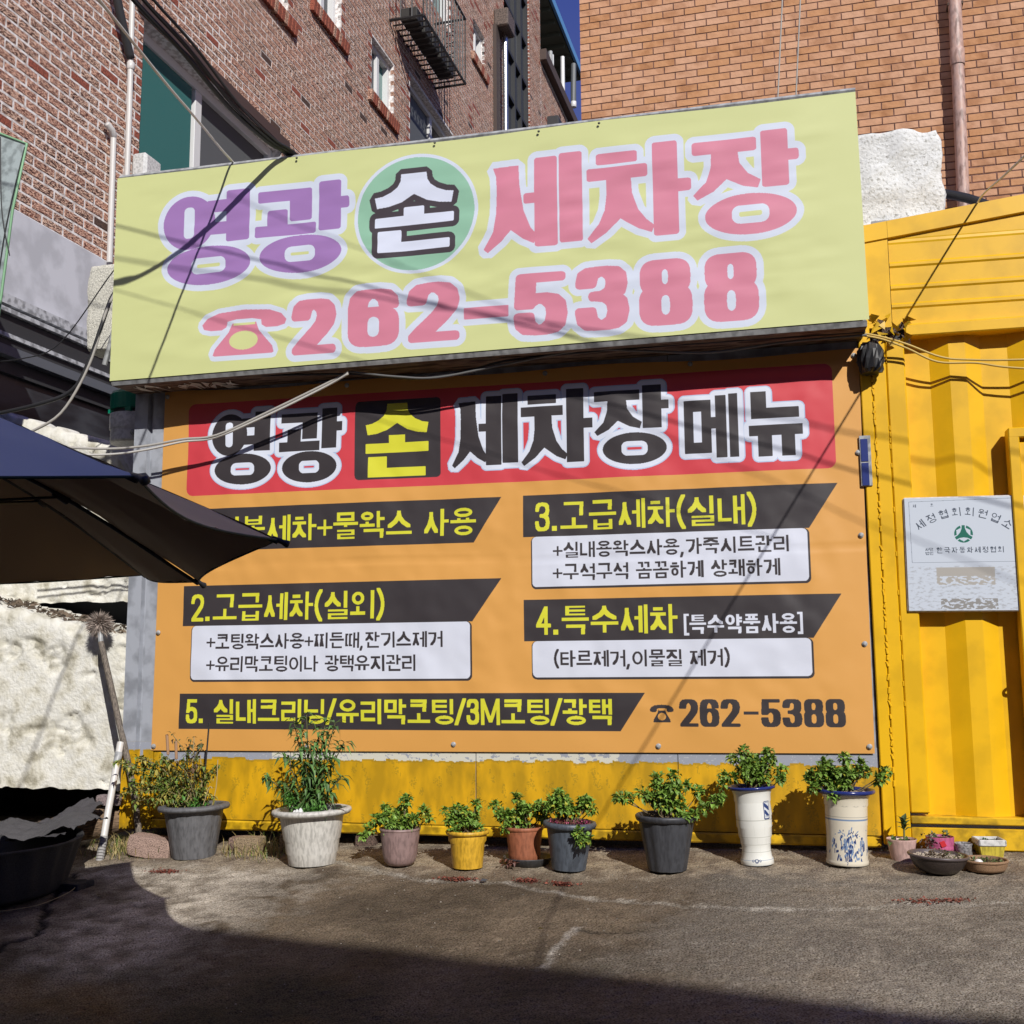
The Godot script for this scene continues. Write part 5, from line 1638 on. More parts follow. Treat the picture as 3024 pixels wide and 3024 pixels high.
func clutter() -> void:
	# round green and white canister lamp behind the corner post
	var o := thing("canister", "green and white round plastic canister behind the grey corner post", "canister")
	var c := Vector3(-0.115, 0, -0.16)
	var g := G.new()
	g.lathe(c, [Vector2(0.001, 1.885), Vector2(0.108, 1.885), Vector2(0.112, 1.9), Vector2(0.112, 1.955), Vector2(0.117, 1.957), Vector2(0.117, 2.035), Vector2(0.1, 2.037)], 32)
	part("body", g, M.white_plastic, o, true)
	g = G.new()
	g.lathe(c, [Vector2(0.104, 2.036), Vector2(0.104, 2.056)], 32)
	part("dark_band", g, M.black, o, true)
	g = G.new()
	for k in 5: g.box(c + Vector3(cos(k * 1.25) * 0.105, 2.046, sin(k * 1.25) * 0.105), Vector3(0.03, 0.02, 0.03))
	g.lathe(c, [Vector2(0.1, 2.055), Vector2(0.117, 2.057), Vector2(0.117, 2.135), Vector2(0.108, 2.15), Vector2(0.09, 2.16), Vector2(0.001, 2.162)], 32)
	part("green_top", g, mat(lin(0.0, 0.17, 0.10), 0.3), o, false)
	g = G.new()
	g.tube([c + Vector3(0.06, 1.925, 0.095), c + Vector3(0.066, 1.925, 0.115)], 0.014, 12)
	part("knob", g, M.steel, o, true)
	# roofing sheet at the top left
	o = thing("roofing_sheet", "pale green translucent roofing sheet hanging in at the upper left edge", "sheet")
	g = G.new()
	var pts := [Vector3(-1.3, 3.62, 0.3), Vector3(-0.631, 3.393, 0.3), Vector3(-0.475, 3.322, 0.3), Vector3(-0.534, 2.987, 0.3), Vector3(-0.57, 2.56, 0.3), Vector3(-0.585, 2.4, 0.3), Vector3(-1.3, 2.3, 0.3)]
	for k in range(1, 6):
		g.tri(pts[0], pts[k], pts[k + 1])
		g.tri(pts[0] - Vector3(0, 0, 0.006), pts[k + 1] - Vector3(0, 0, 0.006), pts[k] - Vector3(0, 0, 0.006))
	for k in 6:
		var e := Vector3(0, 0, 0.006)
		g.quad(pts[k], pts[k + 1], pts[k + 1] - e, pts[k] - e)
	var gm := noisy(lin(0.36, 0.42, 0.43), 0.5, 1.6, 151, 0.8)
	part("sheet", g, gm, o)
	g = G.new()
	g.tube([Vector3(-0.631, 3.393, 0.302), Vector3(-0.475, 3.322, 0.302), Vector3(-0.534, 2.987, 0.302), Vector3(-0.57, 2.56, 0.302), Vector3(-0.585, 2.4, 0.302)], 0.007, 6)
	part("edge", g, mat(lin(0.22, 0.42, 0.24), 0.5), o, true)
	for q in [[Vector3(-0.62, 3.37, 0.31), Vector3(-0.59, 3.0, 0.31), Vector3(-0.53, 2.75, 0.31)], [Vector3(-0.48, 3.3, 0.31), Vector3(-0.56, 2.9, 0.31), Vector3(-0.6, 2.5, 0.31)]]:
		g = G.new()
		g.tube(curve(q, 6), 0.003, 5)
		part("tie_wire", g, M.black, o, true)
	# dust mop leaning against the low wall
	o = thing("mop", "ragged brown mop standing head up against the low white wall", "mop")
	g = G.new()
	g.use_c = true
	var hc := Vector3(-0.222, 0.985, -0.1)
	for k in 2600:
		var d := Vector3(rng.randfn(), rng.randfn(), rng.randfn() * 0.7).normalized()
		var L := rng.randf_range(0.045, 0.088)
		var a := hc + d * 0.02
		var e := hc + d * L * Vector3(1, 0.85, 0.7) + Vector3(0, -0.025 * rng.randf(), 0)
		var s := Vector3(rng.randf_range(-1, 1), rng.randf_range(-1, 1), rng.randf_range(-1, 1)).normalized() * 0.0042
		g.tint = Color(0.33, 0.27, 0.235) * rng.randf_range(0.4, 1.6)
		g.tri(a - s, e, a + s)
	part("head", g, M.stem, o, false, true)
	g = G.new()
	g.lathe(hc, [Vector2(0.001, 0.03), Vector2(0.03, 0.02), Vector2(0.034, -0.01), Vector2(0.02, -0.035), Vector2(0.001, -0.04)], 16)
	part("core", g, noisy(lin(0.08, 0.055, 0.042), 0.95, 10.0, 152, 0.5), o, true)
	g = G.new()
	g.tube([Vector3(-0.212, 0.95, -0.09), Vector3(-0.195, 0.89, -0.075)], 0.013, 10)
	part("ferrule", g, M.steel, o, true)
	g = G.new()
	g.tube(curve([Vector3(-0.195, 0.89, -0.075), Vector3(-0.06, 0.58, -0.01), Vector3(0.085, 0.235, 0.06), Vector3(0.165, -0.05, 0.1)], 5), 0.0145, 10)
	var wood := noisy(lin(0.24, 0.20, 0.165), 0.85, 3.0, 153, 0.4, 0.03)
	wood.uv1_scale = Vector3(14, 2, 14)
	part("handle", g, wood, o, true)
	# white tube leaning next to it
	o = thing("plastic_tube", "white plastic tube with a grey foot leaning beside the mop handle", "tube")
	g = G.new()
	g.tube([Vector3(0.026, 0.42, 0.075), Vector3(0.055, 0.12, 0.2), Vector3(0.068, 0.02, 0.245)], 0.0155, 14)
	part("tube", g, M.pvc, o, true)
	g = G.new()
	for k in 9: g.tube([Vector3(0.068, 0.02, 0.245).lerp(Vector3(0.078, -0.085, 0.29), k / 9.0), Vector3(0.068, 0.02, 0.245).lerp(Vector3(0.078, -0.085, 0.29), (k + 0.8) / 9.0)], 0.0175, 12)
	part("ribbed_foot", g, mat(lin(0.30, 0.29, 0.285), 0.6), o)
	g = G.new()
	g.tube([Vector3(0.031, 0.375, 0.094), Vector3(0.036, 0.325, 0.115)], 0.0175, 12)
	part("collar", g, M.steel, o, true)
	# rubber tub with mats thrown over it
	o = thing("rubber_tub", "big dark ribbed rubber tub in the shade at the lower left", "tub", Vector3(-0.2, -0.115, 0.86))
	g = G.new()
	g.lathe(Vector3.ZERO, [Vector2(0.01, 0.004), Vector2(0.40, 0.0), Vector2(0.425, 0.02), Vector2(0.44, 0.09), Vector2(0.47, 0.19), Vector2(0.485, 0.2), Vector2(0.48, 0.208), Vector2(0.455, 0.2), Vector2(0.42, 0.03), Vector2(0.01, 0.03)], 84, func(w: float, k: int) -> float: return 1.0 + (0.02 * sin(w * 26.0) if k == 3 or k == 4 else 0.0) + 0.012 * sin(w * 3.0 + 0.6))
	part("body", g, M.rubber, o, true)
	g = G.new()
	g.tube([Vector3(0.33, 0.045, 0.285), Vector3(0.36, 0.045, 0.3)], 0.014, 10)
	part("drain_hole", g, M.black, o)
	var mt := thing("foam_mat", "worn dark grey foam mat draped from the tub towards the white wall", "mat")
	var n := nz(154, 4.0, 3)
	g = G.new()
	g.grid(40, 14, func(a: float, b: float) -> Vector3:
		var near := Vector3(-0.16, 0.05, 0.62).lerp(Vector3(0.15, 0.085, 0.66), b)
		var mid := Vector3(-0.2, 0.085, 0.34).lerp(Vector3(0.03, 0.09, 0.4), b)
		var far := Vector3(-0.147, 0.162, 0.05).lerp(Vector3(-0.04, 0.142, 0.085), b)
		var p := near.bezier_interpolate(mid, mid, far, a)
		return p + Vector3(0, n.get_noise_2d(a * 1.4, b) * 0.02, 0))
	part("sheet", g, noisy(lin(0.09, 0.084, 0.092), 0.9, 12.0, 155, 0.6, 0.05, 3.0), mt, true)
	mt = thing("rubber_mat", "speckled rubber car mat bunched over the rim of the tub", "mat")
	g = G.new()
	g.grid(30, 20, func(a: float, b: float) -> Vector3:
		var p := Vector3(-0.25, 0.058, 0.66).lerp(Vector3(0.2, 0.105, 0.66), a) + Vector3(-0.02, 0.03, -0.28) * b
		return p + Vector3(0, 0.018 * sin(a * 9.0 + b * 2.0) + 0.022 * sin(b * 3.0) + n.get_noise_2d(a * 2.0 + 9.0, b * 2.0) * 0.014, 0.02 * sin(a * 7.0)))
	part("sheet", g, noisy(lin(0.12, 0.115, 0.12), 0.9, 22.0, 156, 0.35, 0.09, 4.0), mt, true)
	# log, stones and bricks by the corner
	g = G.new()
	var ln := nz(157, 5.0, 3)
	var lp: Array = []
	var lr: Array = []
	for k in 13:
		lp.append(Vector3(-0.33, 0.0, 0.14).lerp(Vector3(0.05, 0.075, -0.1), k / 12.0))
		lr.append(0.066 + ln.get_noise_1d(k * 0.7) * 0.016)
	g.tube(lp, lr, 22)
	var bark := noisy(lin(0.25, 0.165, 0.105), 0.95, 2.0, 158, 0.3, 0.03, 6.0)
	bark.uv1_scale = Vector3(1.5, 9, 3)
	tag(part("log", g, bark, self, true), "weathered log lying under the white tube by the corner post", "log")
	tag(part("rag_bundle", chunk(Vector3(-0.055, 0.15, 0.0), Vector3(0.12, 0.045, 0.08), 0.008, 159), noisy(lin(0.30, 0.235, 0.235), 0.95, 12.0, 160, 0.6), self, true), "pinkish grey rag bundle at the foot of the low white wall", "rag")
	tag(part("broken_brick", chunk(Vector3(0.29, -0.022, 0.2), Vector3(0.2, 0.085, 0.1), 0.009, 161, -0.1), noisy(lin(0.42, 0.29, 0.24), 0.9, 9.0, 163, 0.6, 0.03, 3.0), self, true), "pinkish broken brick left of the grey ribbed pot", "brick")
	tag(part("stone", chunk(Vector3(0.72, -0.025, 0.13), Vector3(0.11, 0.09, 0.09), 0.008, 164), noisy(lin(0.35, 0.26, 0.165), 0.9, 9.0, 166, 0.6, 0.03, 3.0), self, true), "rounded tan stone right of the grey ribbed pot", "stone", "stones under the container edge")
	tag(part("stone", chunk(Vector3(0.66, -0.02, 0.08), Vector3(0.1, 0.06, 0.08), 0.008, 167), noisy(lin(0.26, 0.17, 0.14), 0.9, 9.0, 168, 0.6), self, true), "small reddish stone touching the grey ribbed pot", "stone", "stones under the container edge")
	tag(part("stone", chunk(Vector3(0.9, -0.012, 0.1), Vector3(0.075, 0.085, 0.07), 0.007, 169), noisy(lin(0.33, 0.24, 0.15), 0.9, 9.0, 170, 0.6), self, true), "tan stone in the grass left of the white pot", "stone", "stones under the container edge")
	tag(part("container_block", chunk(Vector3(1.2, -0.03, -0.06), Vector3(0.09, 0.1, 0.1), 0.012, 171), noisy(lin(0.14, 0.09, 0.07), 0.9, 9.0, 172, 0.5), self, true), "rusty support lump under the container between the white and mauve pots", "block")
	tag(part("wet_rag", chunk(Vector3(0.2, -0.105, 0.72), Vector3(0.2, 0.05, 0.12), 0.014, 173), M.rubber, self, true), "black wet rag lying beside the tub", "rag")
	g = G.new()
	g.tube(curve([Vector3(0.26, -0.085, 0.72), Vector3(0.3, -0.098, 0.83), Vector3(0.28, -0.115, 0.98), Vector3(0.22, -0.122, 1.05), Vector3(0.17, -0.125, 1.08)], 6), 0.0016, 5)
	tag(part("straw", g, mat(lin(0.36, 0.28, 0.15), 0.8), self, true), "long bent straw lying on the shaded concrete", "straw")
	# fallen leaves
	for q in [[0.44, 0.843, 0.02, Color(0.30, 0.21, 0.12), "dry brown leaf on the shaded concrete near the tub"], [2.225, 1.11, 0.012, Color(0.45, 0.42, 0.05), "small yellow green leaf in the middle of the wet concrete"], [1.89, 0.545, 0.018, Color(0.05, 0.055, 0.065), "scrap of grey plastic on the crack in front of the yellow pot"]]:
		g = G.new()
		var s: float = q[2]
		g.tri(Vector3(-s, 0.002, 0), Vector3(0, 0.008, -s * 0.5), Vector3(s, 0.003, 0)); g.tri(Vector3(-s, 0.002, 0), Vector3(s, 0.003, 0), Vector3(0, 0.001, s * 0.5))
		var lf := part("fallen_leaf" if q[1] != 0.545 else "plastic_scrap", g, mat(q[3].linear_to_srgb(), 0.7), self)
		lf.position = Vector3(q[0], gy(q[0], q[1]) + 0.006, q[1])
		lf.rotation.y = q[0] * 7.0
		tag(lf, q[4], "leaf" if q[1] != 0.545 else "scrap")
	# grass at the corner and between the first two pots
	tuft("grass_tuft", "yellowed grass tuft at the foot of the corner post", Vector2(0.12, 0.1), Vector2(0.2, 0.16), 520)
	tuft("grass_tuft", "thin grass tuft between the grey pot and the white pot", Vector2(0.78, 0.13), Vector2(0.17, 0.13), 340)
	for q in [[0.505, 0.48, 0.075, 0.02, "dried red weed on the pale concrete in front of the grey pot"], [1.775, 0.52, 0.085, 0.012, "dried red weed along the crack in front of the yellow pot"], [2.06, 0.525, 0.05, 0.012, "dried red weed along the crack in front of the terracotta pot"], [2.2, 0.565, 0.05, 0.01, "dried red weed along the crack in front of the blue grey pot"], [3.52, 0.69, 0.14, 0.02, "dried red weed along the crack in front of the dark bowl"]]:
		g = G.new()
		g.use_c = true
		for k in 240:
			var x: float = rng.randfn(0, q[2] * 0.5)
			var z: float = rng.randfn(0, q[3] * 0.6) - x * (0.25 if q[0] > 3.0 else 0.0)
			var p := Vector3(x, rng.randf() * 0.012, z)
			var s := rng.randf_range(0.003, 0.008)
			g.tint = Color(0.20, 0.055, 0.035) * rng.randf_range(0.4, 1.5)
			var b := Basis.from_euler(Vector3(rng.randf() * TAU, rng.randf() * TAU, 0))
			g.tri(p + b * Vector3(-s, 0, 0), p + b * Vector3(0, s, 0), p + b * Vector3(s, 0, 0))
		var wd := part("dried_weed", g, M.stem, self, false, true)
		wd.position = Vector3(q[0], gy(q[0], q[1]), q[1])
		tag(wd, q[4], "weed")
func tuft(called: String, label: String, at: Vector2, spread: Vector2, count: int) -> void:
	var g := G.new()
	g.use_c = true
	for k in count:
		var x := at.x + rng.randfn(0, spread.x * 0.5)
		var z := at.y + rng.randfn(0, spread.y * 0.5)
		var b := Vector3(x, gy(x, z) - 0.002, z)
		var d := rng.randf() * TAU
		var lean := rng.randf_range(0.15, 1.3)
		var L := rng.randf_range(0.03, 0.11)
		var dir := Vector3(cos(d) * lean, 1.0, sin(d) * lean).normalized()
		var mid := b + dir * L * 0.6
		var tip := b + dir * L + Vector3(cos(d), -0.5, sin(d)) * L * 0.25
		var s := Vector3(-sin(d), 0, cos(d)) * 0.0016
		var green := rng.randf() < 0.35
		g.tint = (Color(0.14, 0.20, 0.04) if green else Color(0.42, 0.33, 0.14)) * rng.randf_range(0.5, 1.2)
		var q := g.v.size()
		g.p(b - s); g.p(b + s); g.p(mid + s * 0.8); g.p(mid - s * 0.8); g.p(tip)
		g.t(q, q + 1, q + 2); g.t(q, q + 2, q + 3); g.t(q + 3, q + 2, q + 4)
	tag(part(called, g, M.leaf, self, false, true), label, "grass", "grass tufts along the container")
# ---------------------------------------------------------------- potted plants
func leaf(g: G, at: Vector3, dir: Vector3, up: Vector3, L: float, W: float, droop: float, col: Color) -> void:
	dir = dir.normalized()
	var s := dir.cross(up).normalized()
	var nrm := s.cross(dir).normalized()
	var m := at + dir * L * 0.45 + nrm * L * 0.08
	var tip := at + dir * L - nrm * L * droop
	var k := g.v.size()
	g.tint = col
	g.p(at); g.p(m + s * W * 0.5 + nrm * W * 0.16); g.p(m); g.p(m - s * W * 0.5 + nrm * W * 0.16); g.p(tip)
	g.p(at.lerp(m, 0.45) + s * W * 0.36 + nrm * W * 0.1); g.p(at.lerp(m, 0.45) - s * W * 0.36 + nrm * W * 0.1)
	g.t(k, k + 5, k + 2); g.t(k + 5, k + 1, k + 2); g.t(k + 1, k + 4, k + 2)
	g.t(k, k + 2, k + 6); g.t(k + 6, k + 2, k + 3); g.t(k + 3, k + 2, k + 4)
func rdir(flat := 1.0) -> Vector3:
	return Vector3(rng.randfn(), rng.randfn() * flat, rng.randfn()).normalized()
# stems from the soil to clusters of small crisp leaves
func bush(o: Node3D, soil: Vector3, blobs: Array, col: Color, L: float, per: int) -> void:
	var g := G.new()
	g.use_c = true
	var st := G.new()
	st.use_c = true
	for b in blobs:
		var c: Vector3 = b[0]
		var r: float = b[1]
		st.tint = Color(0.16, 0.12, 0.07)
		var root := soil + Vector3(rng.randf_range(-0.02, 0.02), -0.005, rng.randf_range(-0.02, 0.02))
		var mid := root.lerp(c, 0.55) + Vector3(0, -0.012, 0) + rdir() * 0.008
		st.tube(curve([root, mid, c], 3), 0.0022, 5, false)
		var n := int(per * 1.7 * (0.6 + r / 0.03 * 0.5))
		for k in n:
			var d := rdir(0.9)
			var at := c + d * r * rng.randf_range(0.15, 0.95) * Vector3(1, 0.85, 1)
			var dir := (d + Vector3(0, rng.randf_range(-0.5, 0.6), 0) + rdir() * 0.6).normalized()
			var f := rng.randf_range(0.55, 1.3)
			var cc := col * f
			if rng.randf() < 0.07: cc = Color(col.r * 2.2, col.g * 1.3, col.b * 1.0)
			leaf(g, at, dir, Vector3(rng.randf_range(-0.4, 0.4), 1, rng.randf_range(-0.4, 0.4)).normalized(), L * 1.08 * rng.randf_range(0.6, 1.15), L * rng.randf_range(0.6, 0.9), rng.randf_range(-0.1, 0.4), cc)
	part("stem", st, M.stem, o, true, true)
	part("foliage", g, M.leaf, o, false, true)
# random clusters inside an ellipsoid standing on the soil
func blobs(c: Vector3, rx: float, ry: float, rz: float, n: int, r: float) -> Array:
	var out: Array = []
	for k in n:
		var d := rdir()
		var q := c + d * Vector3(rx, ry, rz) * pow(rng.randf(), 0.4)
		out.append([q, r * rng.randf_range(0.75, 1.2)])
	return out
func pot(called: String, label: String, at: Vector3, prof: Array, m: Material, rim: Array, soil_y: float, soil_r: float, group: String, rad = null, rim_m: Material = null, lean := 0.0) -> Node3D:
	var o := thing(called, label, "potted plant", at, group)
	o.rotation.z = lean
	var g := G.new()
	g.use_u = true
	g.lathe(Vector3.ZERO, prof, 72, rad)
	part("pot", g, m, o, true)
	if rim:
		g = G.new()
		g.lathe(Vector3.ZERO, rim, 56)
		part("rim", g, rim_m if rim_m else m, o, true)
	g = G.new()
	g.lathe(Vector3(0, soil_y, 0), [Vector2(soil_r, 0.0), Vector2(soil_r * 0.6, 0.006), Vector2(0.001, 0.008)], 24)
	part("soil", g, M.soil, o)
	return o
func v2(a: Array) -> Array:
	var o: Array = []
	for k in range(0, a.size(), 2): o.append(Vector2(a[k], a[k + 1]))
	return o
func plastic(c: Color, r: float, seed_: int) -> StandardMaterial3D:
	var m := noisy(c, r, 5.0, seed_, 0.8, 0.015)
	m.uv1_scale = Vector3(9, 2.5, 9)
	return m
func ceramic_tex(kind: int) -> ImageTexture:
	var p := Paint.new(0.0, 1.0, 0.0, 0.7, 1024, c8(222, 222, 216) if kind == 0 else c8(214, 206, 188), self)
	var blue := c8(44, 62, 110)
	var faint := c8(120, 140, 170)
	var grey := c8(176, 172, 160)
	if kind == 0:
		p.rrect(0.075, 0.44, 0.15, 0.58, 0.012, blue)
		p.rrect(0.082, 0.447, 0.143, 0.573, 0.01, c8(206, 210, 214))
		for k in 4: p.line(Vector2(0.09, 0.46 + k * 0.028), Vector2(0.135, 0.485 + k * 0.022), 0.011, blue)
		for q in [0.16, 0.25, 0.33, 0.44, 0.56]: p.line(Vector2(0.0, q), Vector2(1.0, q), 0.004, c8(190, 190, 182))
		for k in 40: p.line(Vector2(k / 40.0, 0.14 + 0.1 * (k % 4)), Vector2(k / 40.0 + 0.004, 0.22 + 0.1 * (k % 4)), 0.0016, c8(200, 200, 194))
		p.line(Vector2(0.0, 0.085), Vector2(1.0, 0.085), 0.006, faint)
		for q in [[0.25, 0.022], [0.216, 0.013], [0.284, 0.013]]:
			p.poly([Paint.ell(q[0], 0.085, q[1], q[1] * 1.3, 6), Paint.ell(q[0], 0.085, q[1] * 0.6, q[1] * 0.8, 6)], blue)
		p.line(Vector2(0.0, 0.02), Vector2(1.0, 0.02), 0.016, faint)
	else:
		for k in 12:
			var x := k / 12.0 + 0.02
			p.stroke([Vector2(x - 0.022, 0.5), Vector2(x, 0.468), Vector2(x + 0.024, 0.505)], p.nib(0.0025, 0.0035, 0, 0), grey)
			p.stroke([Vector2(x - 0.022, 0.5), Vector2(x - 0.012, 0.512), Vector2(x, 0.5), Vector2(x + 0.012, 0.512), Vector2(x + 0.022, 0.5)], p.nib(0.002, 0.003, 0, 0), grey)
		p.line(Vector2(0.0, 0.4), Vector2(1.0, 0.4), 0.006, faint)
		p.line(Vector2(0.0, 0.41), Vector2(1.0, 0.41), 0.003, grey)
		p.line(Vector2(0.0, 0.05), Vector2(1.0, 0.05), 0.007, faint)
		p.line(Vector2(0.0, 0.02), Vector2(1.0, 0.02), 0.02, c8(130, 140, 160))
		for k in 130:
			var x := 0.235 + rng.randfn(0, 0.08)
			var y := 0.235 + rng.randfn(0, 0.03) * (1.2 - absf(x - 0.235) * 3.0)
			var d := Vector2(rng.randfn(), rng.randfn()).normalized() * rng.randf_range(0.004, 0.018)
			p.stroke([Vector2(x, y), Vector2(x, y) + d], p.nib(0.0018 + 0.003 * rng.randf(), 0.003, 0, 0.001), blue if rng.randf() < 0.45 else faint)
		p.stroke([Vector2(0.26, 0.08), Vector2(0.255, 0.13), Vector2(0.262, 0.16), Vector2(0.24, 0.21)], p.nib(0.002, 0.003, 0, 0), blue)
	return p.tex()
func pots() -> void:
	var grp := "potted plants in a row along the container"
	var green := Color(0.17, 0.29, 0.042)
	# 1 grey fluted pot with a straggly dry plant, canes and two brown rods
	var flute := func(w: float, k: int) -> float: return 1.0 - (0.03 * pow(absf(sin(w * 6.0)), 6.0) if k < 3 else 0.0)
	var o := pot("potted_plant", "straggly half dry plant with two brown rods in a grey fluted pot", Vector3(0.485, -0.064, 0.2), v2([0.088, 0.0, 0.094, 0.004, 0.128, 0.205, 0.125, 0.21]), plastic(lin(0.135, 0.135, 0.145), 0.6, 201), v2([0.126, 0.2, 0.152, 0.206, 0.156, 0.216, 0.152, 0.226, 0.13, 0.228, 0.122, 0.222, 0.115, 0.17]), 0.185, 0.118, grp, flute, null, 0.04)
	o.rotation.z = 0.03
	var g := G.new()
	g.use_c = true
	var st := G.new()
	st.use_c = true
	for k in 46:
		var root := Vector3(rng.randf_range(-0.07, 0.06), 0.19, rng.randf_range(-0.05, 0.05))
		var tip: Vector3
		if k < 30: tip = Vector3(rng.randf_range(-0.38, -0.05), rng.randf_range(0.2, 0.44), rng.randf_range(-0.08, 0.1))
		elif k < 38: tip = Vector3(rng.randf_range(-0.12, 0.05), rng.randf_range(0.38, 0.56), rng.randf_range(-0.06, 0.05))
		else: tip = Vector3(rng.randf_range(0.0, 0.14), rng.randf_range(0.24, 0.42), rng.randf_range(-0.04, 0.05))
		st.tint = (Color(0.30, 0.24, 0.11) if k % 3 else Color(0.13, 0.17, 0.04)) * rng.randf_range(0.6, 1.1)
		var mid := root.lerp(tip, 0.5) + Vector3(0, 0.05, 0) + rdir() * 0.015
		var path := curve([root, mid, tip], 6)
		st.tube(path, 0.0016 if k % 4 else 0.0026, 5, false)
		for q in range(3, path.size()):
			for m in (6 if k < 30 else 3):
				var f := rng.randf_range(0.5, 1.25)
				var col := (Color(0.14, 0.21, 0.035) if rng.randf() < 0.6 else Color(0.32, 0.28, 0.06)) * f
				if k >= 30 and k < 38: col = (Color(0.10, 0.12, 0.04) if rng.randf() < 0.6 else Color(0.12, 0.07, 0.035)) * f
				leaf(g, path[q] + rdir() * 0.008, rdir(0.7) + Vector3(0, -0.2, 0), Vector3.UP, rng.randf_range(0.014, 0.036), rng.randf_range(0.008, 0.016), rng.randf_range(0, 0.5), col)
	for k in 60:
		leaf(g, Vector3(rng.randf_range(-0.04, 0.08), 0.2 + rng.randf() * 0.05, rng.randf_range(0.0, 0.09)), rdir() + Vector3(0, 0.5, 0.3), Vector3.UP, 0.03, 0.014, 0.2, Color(0.07, 0.20, 0.03) * rng.randf_range(0.7, 1.3))
	part("stem", st, M.stem, o, true, true)
	part("foliage", g, M.leaf, o, false, true)
	for q in [[Vector3(-0.135, 0.535, 0.0), Vector3(-0.128, 0.445, 0.0), Vector3(-0.12, 0.2, 0.0)], [Vector3(-0.085, 0.505, 0.01), Vector3(-0.082, 0.425, 0.01), Vector3(-0.078, 0.2, 0.01)]]:
		g = G.new()
		g.tube([q[0], q[0].lerp(q[1], 0.02), q[1].lerp(q[0], 0.02), q[1]], [0.005, 0.0065, 0.0065, 0.005], 10)
		part("brown_rod", g, mat(lin(0.36, 0.21, 0.12), 0.7), o, true)
		g = G.new()
		g.tube([q[1], q[2]], 0.0017, 6)
		part("wire", g, M.steel, o, true)
	g = G.new()
	g.tube([Vector3(0.062, 0.58, -0.02), Vector3(0.035, 0.17, 0.0)], 0.0038, 8)
	part("black_stake", g, M.black, o, true)
	g = G.new()
	for q in [[0.03, 0.44, 0.02, 0.0], [0.01, 0.52, -0.05, 0.02], [0.13, 0.42, 0.09, 0.03], [0.12, 0.3, 0.06, 0.06]]:
		g.tube(curve([Vector3(q[2], 0.18, q[3]), Vector3((q[0] + q[2]) / 2 + 0.012, 0.3, q[3]), Vector3(q[0], q[1], q[3])], 4), 0.002, 5)
	part("dry_stalk", g, mat(lin(0.42, 0.33, 0.17), 0.8), o, true)
	# 2 big white pot with a tall willow leaved plant
	o = pot("potted_plant", "tall narrow leaved plant in the big white round pot", Vector3(1.085, -0.058, 0.3), v2([0.085, 0.0, 0.098, 0.003, 0.104, 0.045, 0.108, 0.05, 0.114, 0.1, 0.118, 0.104, 0.135, 0.205, 0.132, 0.208]), plastic(lin(0.62, 0.60, 0.56), 0.5, 202), v2([0.132, 0.2, 0.16, 0.205, 0.168, 0.216, 0.165, 0.226, 0.15, 0.23, 0.14, 0.224, 0.125, 0.17]), 0.19, 0.128, grp, null, null, 0.05)
	o.rotation.z = 0.03
	g = G.new()
	g.use_c = true
	st = G.new()
	st.use_c = true
	for q in [[-0.02, 0.62, 0.0], [-0.07, 0.6, 0.02], [0.06, 0.6, -0.02], [0.11, 0.58, 0.0], [0.16, 0.5, 0.03], [-0.12, 0.46, 0.02], [-0.2, 0.37, 0.03], [0.02, 0.5, 0.05], [0.1, 0.44, 0.05], [0.15, 0.36, 0.04], [-0.1, 0.34, 0.06], [0.05, 0.55, 0.03], [0.0, 0.42, 0.06], [-0.05, 0.5, -0.03]]:
		var root := Vector3(rng.randf_range(-0.03, 0.03), 0.19, rng.randf_range(-0.03, 0.03))
		var tip := Vector3(q[0], q[1], q[2])
		var path := curve([root, Vector3(q[0] * 0.45, lerpf(0.19, q[1], 0.5), q[2] * 0.6), tip], 10)
		st.tint = Color(0.10, 0.10, 0.04)
		st.tube(path, 0.0024, 5, false)
		for k in range(4, path.size()):
			for m in 3:
				var w := rng.randf() * TAU
				var dir := Vector3(cos(w), rng.randf_range(-0.9, 0.5), sin(w))
				leaf(g, path[k] + rdir() * 0.006, dir, Vector3.UP, rng.randf_range(0.04, 0.072), rng.randf_range(0.011, 0.019), rng.randf_range(0.1, 0.5), Color(0.085, 0.175, 0.045) * rng.randf_range(0.55, 1.4))
	for k in 330:
		var c := Vector3(-0.075, 0.265, 0.06) if k % 2 else Vector3(0.055, 0.225, 0.08)
		leaf(g, c + rdir() * Vector3(0.055, 0.045, 0.04) * rng.randf(), rdir() + Vector3(0, 0.3, 0.3), Vector3.UP, rng.randf_range(0.015, 0.026), 0.0075, 0.2, Color(0.085, 0.23, 0.036) * rng.randf_range(0.6, 1.35))
	leaf(g, Vector3(0.09, 0.21, 0.06), Vector3(1, 0.28, 0.1), Vector3.UP, 0.11, 0.03, -0.05, Color(0.05, 0.11, 0.05))
	part("stem", st, M.stem, o, true, true)
	part("foliage", g, M.leaf, o, false, true)
	g = G.new()
	for q in [[-0.03, 0.205, 0.085], [-0.012, 0.21, 0.09], [-0.045, 0.2, 0.075], [0.115, 0.2, 0.05]]:
		g.lathe(Vector3(q[0], q[1], q[2]), v2([0.001, -0.012, 0.012, -0.006, 0.013, 0.012, 0.006, 0.026, 0.001, 0.03]), 9)
	part("white_stone", g, M.rough_white, o, false)
	# 3 mauve round bottomed pot
	o = pot("potted_plant", "low leafy plant in the mauve round bottomed pot", Vector3(1.474, -0.05, 0.31), v2([0.03, 0.0, 0.05, 0.004, 0.064, 0.018, 0.07, 0.04, 0.0835, 0.148, 0.078, 0.15, 0.07, 0.12]), plastic(lin(0.29, 0.195, 0.185), 0.45, 203), v2([0.083, 0.141, 0.086, 0.144, 0.086, 0.151, 0.079, 0.152]), 0.132, 0.074, grp)
